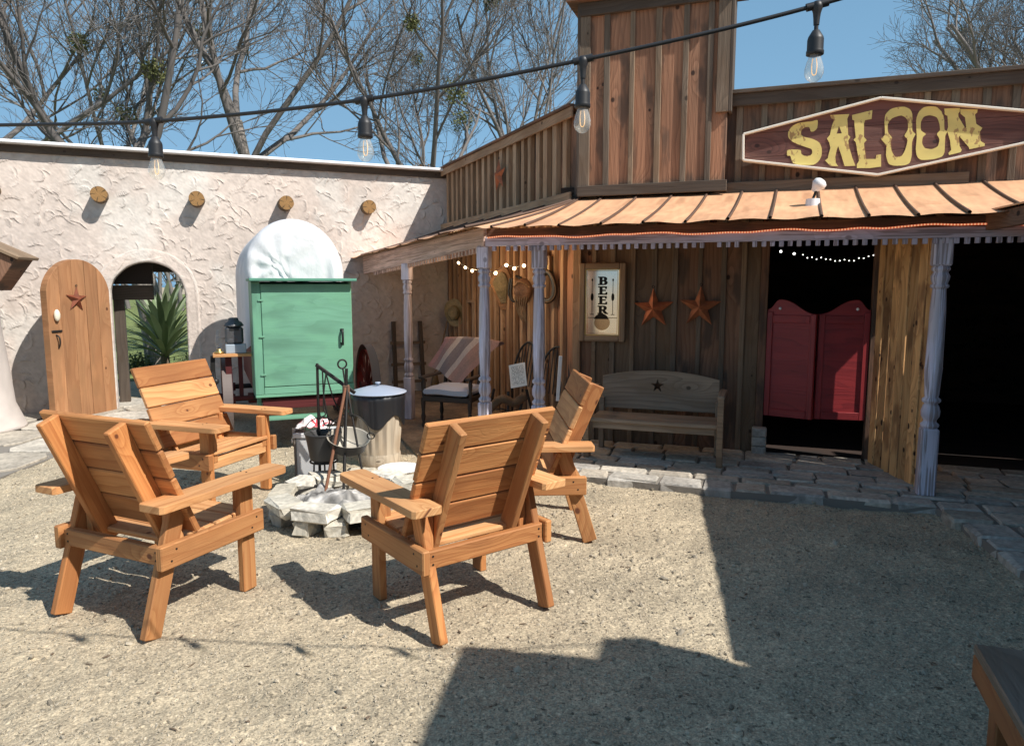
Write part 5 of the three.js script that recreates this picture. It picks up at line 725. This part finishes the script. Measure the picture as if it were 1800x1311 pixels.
// things hung on the angled wall
const leather = (c) => new THREE.MeshStandardMaterial({ color: lin(...c), roughness: 0.65, bumpMap: stoneBump, bumpScale: 0.012, map: stoneTex });
function hung(name, label, cat, x, y, z = 0.06) { const p = aW(x, y, z); return thing(name, label, cat, [p.x, p.y, p.z], AA); }
{
  let t = hung('straw_hat', 'battered pale straw hat hung at the left end of the slatted porch wall', 'hat', 0.62, 1.24, 0.1); t.rotation.y = AA + 0.9; const hm = leather([0.5, 0.42, 0.24]);
  part(t, 'brim', mapped(lathe([[0.09, 0], [0.14, 0.004], [0.185, 0.012], [0.185, 0.017], [0.09, 0.006]], 40), (x, y, z) => [x * 0.82, z * 1.12, y + 0.35 * x * x + 0.04 * Math.sin(z * 14)]), hm); part(t, 'crown', mapped(lathe([[0.1, 0], [0.098, 0.05], [0.085, 0.09], [0.05, 0.1], [0, 0.085]], 32), (x, y, z) => [x * 0.85, z * 1.1, y]), hm); part(t, 'band', mapped(lathe([[0.102, 0.008], [0.101, 0.03]], 32), (x, y, z) => [x * 0.85, z * 1.1, y]), leather([0.2, 0.14, 0.08]));
  t = hung('leather_chap', 'large leather saddle flap with fleece lining hanging on the slatted porch wall', 'saddle flap', 2.45, 1.62, 0.1); t.rotation.y = AA + 0.8;
  const s = new THREE.Shape(); s.moveTo(-0.15, 0.08); s.quadraticCurveTo(-0.05, 0.2, 0.03, 0.25); s.quadraticCurveTo(0.11, 0.22, 0.12, 0.05); s.quadraticCurveTo(0.11, -0.12, 0.06, -0.27); s.lineTo(-0.02, -0.27); s.quadraticCurveTo(-0.13, -0.05, -0.15, 0.08);
  const fl = new THREE.ExtrudeGeometry(s, { depth: 0.02, bevelThickness: 0.01, bevelSize: 0.012, bevelSegments: 3, curveSegments: 14 }); part(t, 'flap', mapped(fl, (x, y, z) => [x, y, z - 0.9 * x * x + 0.04 * Math.sin(y * 6)]), leather([0.42, 0.22, 0.1])); const fi = fl.clone(); fi.scale(0.72, 0.7, 1); part(t, 'fleece', mapped(fi, (x, y, z) => [x, y, z + 0.018]), leather([0.3, 0.24, 0.13])); part(t, 'edge_roll', tubeGeo([V(-0.155, 0.08, 0), V(-0.05, 0.2, 0.03), V(0.03, 0.255, 0.03), V(0.115, 0.2, 0.01), V(0.125, 0.05, 0)], 0.014, 30, 8), leather([0.36, 0.18, 0.08])); const bk = fl.clone(); bk.translate(0.05, -0.01, -0.07); part(t, 'back_flap', bk, M.black);
  t = hung('leather_bag', 'crumpled brown leather bag hanging beside the second porch post', 'bag', 3.12, 1.56, 0.12); t.rotation.y = AA + 0.8; const bg = new THREE.SphereGeometry(0.13, 32, 24); part(t, 'body', mapped(bg, (x, y, z) => { const k = 1 + 0.25 * (fb(x + 0.5, y + 0.5, 9, 7, 3, 91) - 0.5), tp = y < 0 ? 1 - (-y / 0.13) * 0.45 : 1; return [x * k * 0.85 * tp, y * 1.25, z * 0.55 * k * tp]; }), leather([0.32, 0.17, 0.1])); for (let i = 0; i < 6; i++) part(t, 'thong', tubeGeo([V(-0.08 + i * 0.03, -0.05, 0.06), V(-0.06 + i * 0.02, -0.18, 0.05), V(-0.02 + i * 0.012, -0.3 - 0.02 * (i % 3), 0.02)], 0.007, 14, 5), leather([0.5, 0.36, 0.24])); part(t, 'strap', tubeGeo([V(-0.1, 0.06, 0.04), V(-0.02, 0.12, 0.07), V(0.1, 0.06, 0.04)], 0.01, 16, 6), leather([0.5, 0.3, 0.16]));
  t = hung('harness_collar', 'black padded horse collar hanging near the corner of the porch wall', 'horse collar', 3.72, 1.63, 0.1); t.rotation.y = AA + 0.75; const co = []; for (let i = 0; i <= 20; i++) { const a = i / 20 * 6.283; co.push(V(Math.sin(a) * 0.085 * (1 - 0.25 * Math.cos(a)), Math.cos(a) * 0.155, 0.03)); } part(t, 'pad', new THREE.TubeGeometry(new THREE.CatmullRomCurve3(co.slice(0, -1), true), 50, 0.03, 10, true), M.black); part(t, 'hame', new THREE.TubeGeometry(new THREE.CatmullRomCurve3(co.slice(0, -1).map((p) => V(p.x * 1.25, p.y * 1.08, 0.06)), true), 50, 0.009, 6, true), leather([0.2, 0.12, 0.06]));
  t = hung('bridle', 'dark leather bridle hanging between the saddle flap and the bag', 'bridle', 2.86, 1.62, 0.09); t.rotation.y = AA + 0.7; for (const k of [0.05, 0.075]) part(t, 'strap', tubeGeo([V(-k, 0.1, 0.02), V(-k * 1.1, -0.1, 0.03), V(0, -0.17, 0.05), V(k * 1.1, -0.1, 0.03), V(k, 0.1, 0.02), V(0, 0.13, 0.02)], 0.013, 30, 6), M.black);
  t = hung('wall_crate', 'small wooden crate with wire front high on the porch wall corner', 'crate', 3.66, 1.86, 0.12); t.rotation.y = AA + 0.6; bmm(t, 'frame', M.benchLeg, -0.1, 0.1, -0.09, -0.07, -0.06, 0.06); bmm(t, 'frame', M.benchLeg, -0.1, 0.1, 0.07, 0.09, -0.06, 0.06); for (const sx of [-1, 1]) bmm(t, 'frame_side', M.benchLeg, sx * 0.09 - 0.01, sx * 0.09 + 0.01, -0.069, 0.069, -0.06, 0.06); for (let i = 0; i < 6; i++) rod(t, 'wire', M.brass, V(-0.075 + i * 0.03, -0.07, 0.05), V(-0.075 + i * 0.03 + 0.008, 0.07, 0.05), 0.004);
  t = hung('empty_frame', 'narrow pale empty picture frame leaning behind the first white porch post', 'frame', 1.25, 1.1, 0.06); for (const sx of [-1, 1]) bmm(t, 'side', M.tanBatten[2], sx * 0.15 - 0.02, sx * 0.15 + 0.02, -0.34, 0.34, 0, 0.025); for (const sy of [-1, 1]) bmm(t, 'rail', M.tanBatten[2], -0.129, 0.129, sy * 0.32 - 0.02, sy * 0.32 + 0.02, 0, 0.024);
  t = hung('broom', 'old brown broom leaning in the corner behind the armchair', 'broom', 0.3, 0, 0.2); rod(t, 'handle', M.benchLeg, V(-0.05, 0.3, 0.1), V(0.14, 1.15, -0.05), 0.013); part(t, 'bristles', lathe([[0.02, 0.32], [0.04, 0.25], [0.075, 0.02], [0, 0.0]], 16), leather([0.4, 0.28, 0.14]), [-0.05, 0.02, 0.1]);
}

// ---------- bare trees behind the wall ----------
const barkT = tex(256, 512, (u, v) => { const a = fb(u, v, 20, 8, 4, 271), m = 0.5 + 0.85 * a; return [138 * m, 130 * m, 122 * m]; }, [2, 1]);
const barkM = new THREE.MeshStandardMaterial({ map: barkT, roughness: 0.95, bumpMap: stoneBump, bumpScale: 0.02 }), twigM = [std([0.15, 0.135, 0.125], 0.95), std([0.12, 0.108, 0.1], 0.95), std([0.18, 0.165, 0.155], 0.95)];
function treeBuffers() { return { p: [], n: [], u: [], i: [] }; }
function addTube(B, pts, rad, sides) {
  const base = B.p.length / 3, up = V(0.31, 0.2, 0.93); let len = 0;
  pts.forEach((q, k) => {
    const d = (k < pts.length - 1 ? pts[k + 1].clone().sub(q) : q.clone().sub(pts[k - 1])).normalize(), x = d.clone().cross(Math.abs(d.dot(up)) > 0.95 ? V(1, 0, 0) : up).normalize(), y = d.clone().cross(x); if (k) len += q.distanceTo(pts[k - 1]);
    for (let s = 0; s <= sides; s++) { const a = s / sides * 6.28319, c = Math.cos(a), e = Math.sin(a), nx = x.x * c + y.x * e, ny = x.y * c + y.y * e, nz = x.z * c + y.z * e; B.p.push(q.x + nx * rad[k], q.y + ny * rad[k], q.z + nz * rad[k]); B.n.push(nx, ny, nz); B.u.push(s / sides, len); }
  });
  const w = sides + 1; for (let k = 0; k < pts.length - 1; k++) for (let s = 0; s < sides; s++) { const a = base + k * w + s; B.i.push(a, a + 1, a + w, a + 1, a + w + 1, a + w); }
}
function geoOf(B) { const g = new THREE.BufferGeometry(); g.setAttribute('position', new THREE.Float32BufferAttribute(B.p, 3)); g.setAttribute('normal', new THREE.Float32BufferAttribute(B.n, 3)); g.setAttribute('uv', new THREE.Float32BufferAttribute(B.u, 2)); g.setIndex(B.i); return g; }
function bareTree(label, X, D, H, seed, { lean = 0, fork = 0.34, r0 = 0.125, limbs = 4, spread = 0.62, mist = 3, dense = 1 } = {}) {
  const t = thing('bare_tree', label, 'tree', [X, -0.05, -D], 0, 'bare trees behind the adobe wall'), r = RNG(seed), q = (a, b) => a + (b - a) * r(), TR = treeBuffers(), CR = treeBuffers(), spots = [];
  const grow = (p, d, len, rad, lv) => {
    const n = [6, 7, 6, 5, 4, 3][lv], pts = [p.clone()], rs = [rad], dir = d.clone(), st = len / n, wob = [0.08, 0.16, 0.22, 0.26, 0.3, 0.3][lv], end = lv === 0 ? 0.72 : lv > 3 ? 0.35 : 0.4;
    for (let k = 1; k <= n; k++) { dir.add(V(q(-wob, wob), q(-wob, wob) * 0.7 + (lv > 0 ? 0.05 : 0), q(-wob, wob))).normalize(); p = p.clone().addScaledVector(dir, st); pts.push(p); rs.push(Math.max(0.0048, rad * mix(1, end, k / n))); }
    addTube(lv === 0 ? TR : CR, pts, rs, [9, 7, 6, 5, 4, 3][lv]);
    if (lv === 2 && r() < 0.5) spots.push(pts[3]);
    if (lv >= 5) return;
    const m = lv === 0 ? limbs : Math.round([0, 5, 5, 5 * dense, 4.6 * dense][lv] * q(0.8, 1.2)), f0 = lv === 0 ? 0.78 : 0.22;
    for (let i = 0; i < m; i++) {
      const f = lv === 0 ? q(f0, 1) : mix(f0, 1, (i + q(0, 0.9)) / m), kk = Math.min(n - 1, Math.floor(f * n)), pp = pts[kk].clone().lerp(pts[kk + 1], f * n - kk), rr = mix(rs[kk], rs[kk + 1], f * n - kk);
      const ax = dir.clone().cross(V(q(-1, 1), q(-1, 1), q(-1, 1))).normalize(), an = lv === 0 ? q(spread * 0.5, spread * 1.15) : q(0.45, 0.95), nd = pts[kk + 1].clone().sub(pts[kk]).normalize().applyAxisAngle(ax, an);
      if (lv === 0) { const az = (i + q(-0.2, 0.2)) / m * 6.283 + seed; nd.set(Math.cos(az) * Math.sin(an), Math.cos(an), Math.sin(az) * Math.sin(an)).normalize(); }
      nd.y += 0.12; nd.normalize(); const L = [H * 0.46, H * 0.27, H * 0.155, H * 0.085, H * 0.05][lv] * q(0.7, 1.15) * (lv ? 1 - 0.35 * f : 1);
      grow(pp, nd, L, Math.min(rr * 0.8, [r0 * 0.5, r0 * 0.24, r0 * 0.11, r0 * 0.055, 0.0075][lv] * q(0.8, 1.15)), lv + 1);
    }
  };
  grow(V(0, 0, 0), V(lean, 1, q(-0.1, 0.1)).normalize(), H * fork, r0, 0);
  part(t, 'trunk', geoOf(TR), barkM); part(t, 'crown', geoOf(CR), twigM[seed % 3]);
  for (let i = 0; i < mist && spots.length; i++) { // mistletoe
    const c = spots[Math.floor(r() * spots.length)], gs = [], pos = [], R0 = q(0.16, 0.3); for (let k = 0; k < 260; k++) { const a = V(q(-1, 1), q(-1, 1), q(-1, 1)).normalize().multiplyScalar(R0 * Math.pow(r(), 0.5)).add(c), b = V(q(-1, 1), q(-1, 1), q(-1, 1)).normalize().multiplyScalar(0.055), e = V(q(-1, 1), q(-1, 1), q(-1, 1)).normalize().multiplyScalar(0.03); pos.push(...a.toArray(), ...a.clone().add(b).add(e).toArray(), ...a.clone().add(b).sub(e).toArray()); }
    const g = new THREE.BufferGeometry(); g.setAttribute('position', new THREE.Float32BufferAttribute(pos, 3)); g.computeVertexNormals(); const ml = part(t, 'mistletoe', g, std(i % 4 === 3 ? [0.2, 0.11, 0.04] : [0.13, 0.14, 0.05], 0.9, 0, { side: THREE.DoubleSide })); ml.userData.kind = 'stuff';
  }
  return t;
}
bareTree('bare tree with a thick forked trunk above the middle of the adobe wall', -5.4, 16, 12.5, 3, { fork: 0.42, r0: 0.16, limbs: 5, spread: 0.75 });
bareTree('large pale bare tree at the far left edge of the sky', -11.2, 15.5, 12, 5, { r0: 0.16, lean: -0.05, limbs: 5, spread: 0.9 });
bareTree('bare tree leaning left above the arched door', -8.6, 18, 13, 8, { lean: -0.28, limbs: 4, spread: 0.75, mist: 5 });
bareTree('wide bare tree just left of the slatted parapet', -1.5, 17, 11.5, 12, { fork: 0.3, r0: 0.13, limbs: 6, spread: 0.85, mist: 5 });
bareTree('slender bare tree rising behind the tower\'s left edge', 0.7, 19.5, 12, 17, { fork: 0.35, r0: 0.13, limbs: 5, spread: 0.6, mist: 4 });
bareTree('thick grey tree whose trunk shows through the arched doorway', -7.15, 14.2, 11, 40, { fork: 0.3, r0: 0.2, limbs: 3, spread: 0.8, lean: -0.08 });
bareTree('dark bare tree behind the right end of the sign wall', 15.6, 21.5, 11.2, 44, { limbs: 7, spread: 1.0, r0: 0.2, fork: 0.45, dense: 1.15, mist: 1 });
{ // far wood, one mass
  const r = RNG(8), B = treeBuffers(); for (let i = 0; i < 130; i++) { const x = -60 + r() * 75, d = 38 + r() * 30, h = 4 + r() * 3, p = V(x, 0, -d); addTube(B, [p, p.clone().add(V((r() - 0.5) * 1.2, h * 0.5, 0)), p.clone().add(V((r() - 0.5) * 2.5, h, 0))], [0.16, 0.12, 0.03], 6); for (let k = 0; k < 14; k++) { const b = p.clone().add(V((r() - 0.5), 0.3 + h * (0.2 + 0.6 * r()), 0)); addTube(B, [b, b.clone().add(V((r() - 0.5) * 3, r() * 2, (r() - 0.5)))], [0.05, 0.012], 4); } }
  const m = sh(new THREE.Mesh(geoOf(B), twigM[0])); m.name = 'far_wood'; m.userData = { kind: 'stuff', label: 'far grey leafless wood across the lawn', category: 'wood' }; scene.add(m);
}
{ // sword-leaved plant seen through the arch
  const p = V(-6.5, 0, -13.25), t = thing('agave_plant', 'dark green sword leaved plant framed by the arched doorway', 'plant', [p.x, 0.25, p.z]), r = RNG(66), lm = [std([0.08, 0.12, 0.05], 0.45, 0, { side: THREE.DoubleSide }), std([0.13, 0.18, 0.08], 0.45, 0, { side: THREE.DoubleSide }), std([0.24, 0.29, 0.17], 0.45, 0, { side: THREE.DoubleSide })];
  for (let i = 0; i < 72; i++) {
    const a = i * 2.4, el = 0.25 + 1.25 * Math.pow(i / 72, 0.6), L = 0.72 + r() * 0.55, w = 0.042 + 0.02 * r(), pos = [], idx = [], n = 7; let x = 0.04, y = 0.02 + i * 0.006, an = el;
    for (let k = 0; k <= n; k++) { const f = k / n, ww = w * (0.6 + 1.2 * f) * (1 - Math.pow(f, 3)); const cx = Math.cos(a), sx = Math.sin(a); pos.push(x * cx - ww * sx, y + ww * 0.35, x * sx + ww * cx, x * cx, y, x * sx, x * cx + ww * sx, y + ww * 0.35, x * sx - ww * cx); x += Math.cos(an) * L / n; y += Math.sin(an) * L / n; an -= 0.06 + 0.05 * r(); if (k < n) { const b = k * 3; idx.push(b, b + 1, b + 3, b + 1, b + 4, b + 3, b + 1, b + 2, b + 4, b + 2, b + 5, b + 4); } }
    const g = new THREE.BufferGeometry(); g.setAttribute('position', new THREE.Float32BufferAttribute(pos, 3)); g.setIndex(idx); g.computeVertexNormals(); part(t, 'leaf', g, lm[i % 3]);
  }
  part(t, 'stem', lathe([[0.09, -0.25], [0.07, 0.1], [0.05, 0.3], [0, 0.34]], 12), std([0.12, 0.09, 0.06], 0.95));
  const shrub = (label, x, z, s, sd) => { const q = thing('garden_shrub', label, 'shrub', [x, 0, z], 0, 'shrubs beyond the arch'), rr = RNG(sd), pos = []; for (let k = 0; k < 900; k++) { const c = V((rr() * 2 - 1), rr() * 0.9, (rr() * 2 - 1)); if (c.length() > 1) continue; c.multiplyScalar(s * (0.8 + 0.4 * rr())); const b = V(rr() - 0.5, rr() - 0.3, rr() - 0.5).multiplyScalar(0.12), e = V(rr() - 0.5, rr() - 0.5, rr() - 0.5).multiplyScalar(0.06); pos.push(...c.toArray(), ...c.clone().add(b).add(e).toArray(), ...c.clone().add(b).sub(e).toArray()); } const g = new THREE.BufferGeometry(); g.setAttribute('position', new THREE.Float32BufferAttribute(pos, 3)); g.computeVertexNormals(); part(q, 'foliage', g, std([0.09, 0.12, 0.05], 0.8, 0, { side: THREE.DoubleSide })); for (let k = 0; k < 5; k++) rod(q, 'stem', twigM[1], V(0, 0, 0), V((rr() - 0.5) * s, s * 0.7, (rr() - 0.5) * s), 0.012, 0.006, 5); };
  shrub('low leafy shrub to the right of the sword leaved plant', -5.95, -13.1, 0.36, 5); shrub('low leafy shrub to the left of the sword leaved plant', -7.1, -13.3, 0.34, 6);
  for (const [x, z, s, l] of [[-5.75, -12.75, 0.22, 'white garden rock just inside the arch on the right'], [-6.1, -14.6, 0.3, 'larger pale rock behind the shrubs beyond the arch']]) { const g = new THREE.IcosahedronGeometry(s, 2); const m = sh(new THREE.Mesh(mapped(g, (a, b, c) => { const k = 0.8 + 0.5 * fb(a + 2, b + c + 2, 5, 5, 2, 33); return [a * k * 1.3, b * k * 0.7, c * k]; }), lime[0])); m.name = numbered('garden_rock'); m.userData = { label: l, category: 'rock', group: 'rocks beyond the arch' }; m.position.set(x, s * 0.25, z); scene.add(m); }
}

// ---------- right side: bench corner in view, wing and an added shadow-casting building outside it ----------
{
  const t = thing('side_bench', 'corner of a low brown bench cut off by the right edge in the shade', 'bench', [1.56, 0, -2.27], -0.34), m = wood(T.grey, [0.62, 0.58, 0.58], 0.35, 0.001), lg = wood(T.cedar, [0.5, 0.42, 0.38], 0.5, 0.001);
  bmm(t, 'seat_board', m, 0.0, 0.16, 0.415, 0.45, 0.0, 1.2, 0.006, 'z'); bmm(t, 'seat_board', m, 0.168, 0.34, 0.415, 0.45, 0.0, 1.2, 0.006, 'z'); bmm(t, 'side_apron', lg, 0.0, 0.035, 0.33, 0.414, 0.005, 1.19, 0.004, 'z'); bmm(t, 'side_apron', lg, 0.3, 0.335, 0.33, 0.414, 0.005, 1.19, 0.004, 'z');
  for (const z of [0.07, 1.1]) for (const x of [0.04, 0.25]) bmm(t, 'leg', lg, x, x + 0.055, -0.01, 0.413, z, z + 0.08, 0.005, 'y');
}
{
  const w = thing('porch_wing', 'wing of the saloon with a tin porch roof running towards the camera on the right', 'building', [3.18, 0, -4.37], -0.198), r = sub(w, 'porch_roof');
  for (let z = -0.85; z < 2.3; z += 0.485) { const g = cbox(2.42, 0.012, 0.484, 0.002); const m = part(r, 'tin_sheet', g, tin, [1.17, 2.4, z + 0.2425], [0, 0, 0.2]); }
  bmm(r, 'deck_board', M.brownTrim, 0.3, 2.33, 2.1, 2.14, -0.85, 2.55);
  bmm(w, 'roof_deck', M.brownTrim, 2.34, 4.6, 2.66, 2.72, -1.3, 2.56);
  bmm(r, 'eave_board', M.brownTrim, 0.02, 0.06, 2.03, 2.15, -0.8, 2.56, 0.004, 'z'); for (const z of [2.4]) porchPost(w, 0.14, z, 0.05, 2.1, M.paint);
  const wl = sub(w, 'wall'); for (let z = -1.2; z < 2.5; z += 0.22) bmm(wl, 'board', pick(M.barn), 2.3, 2.33, 0, 3.35, z, z + 0.215, 0.003, 'y');
}
{  // unseen building, added only to throw the foreground shadow across the yard
  const b = thing('shadow_caster_building', 'unseen flat roofed board building added behind the right of the camera to cast the foreground shadow', 'building'), fz = (x) => -1.38 + (Math.min(x, 3.22) - 2.33) * 0.21;
  const wl = sub(b, 'front_wall'); for (let x = 2.4; x < 6.1; x += 0.22) { const m = bmm(wl, 'board', pick(M.barn), x, x + 0.217, -0.02, 3.23, fz(x), fz(x) + 0.04, 0.003, 'y'); if (x < 3.1) m.rotation.y = -0.207; }
  const sw = sub(b, 'side_wall'); for (let i = 0; i < 19; i++) { const z = -1.36 + i * 0.22; bmm(sw, 'board', pick(M.barn), 2.36 - i * 0.034, 2.39 - i * 0.034, -0.02, 3.23, z, z + 0.217, 0.003, 'y'); }
  const rf = new THREE.ExtrudeGeometry(shapeOf([[2.33, 1.44], [2.93, 1.31], [2.98, 1.49], [3.155, 1.5], [3.575, 1.26], [3.7, 1.26], [3.75, 1.42], [6.2, 1.42], [6.2, -2.9], [1.63, -2.9]]), { depth: 0.06, bevelEnabled: false }); rf.rotateX(-Math.PI / 2); rf.translate(0, 3.24, 0); part(b, 'roof', rf, M.brownTrim);  // roof outline worked back from the shadow edge it has to cast
  bmm(b, 'end_wall', M.brownTrim, 6.12, 6.17, -0.02, 3.23, -1.2, 2.8); bmm(b, 'back_wall', M.brownTrim, 1.8, 6.11, -0.02, 3.23, 2.81, 2.86);
}

renderer.render(scene, camera);
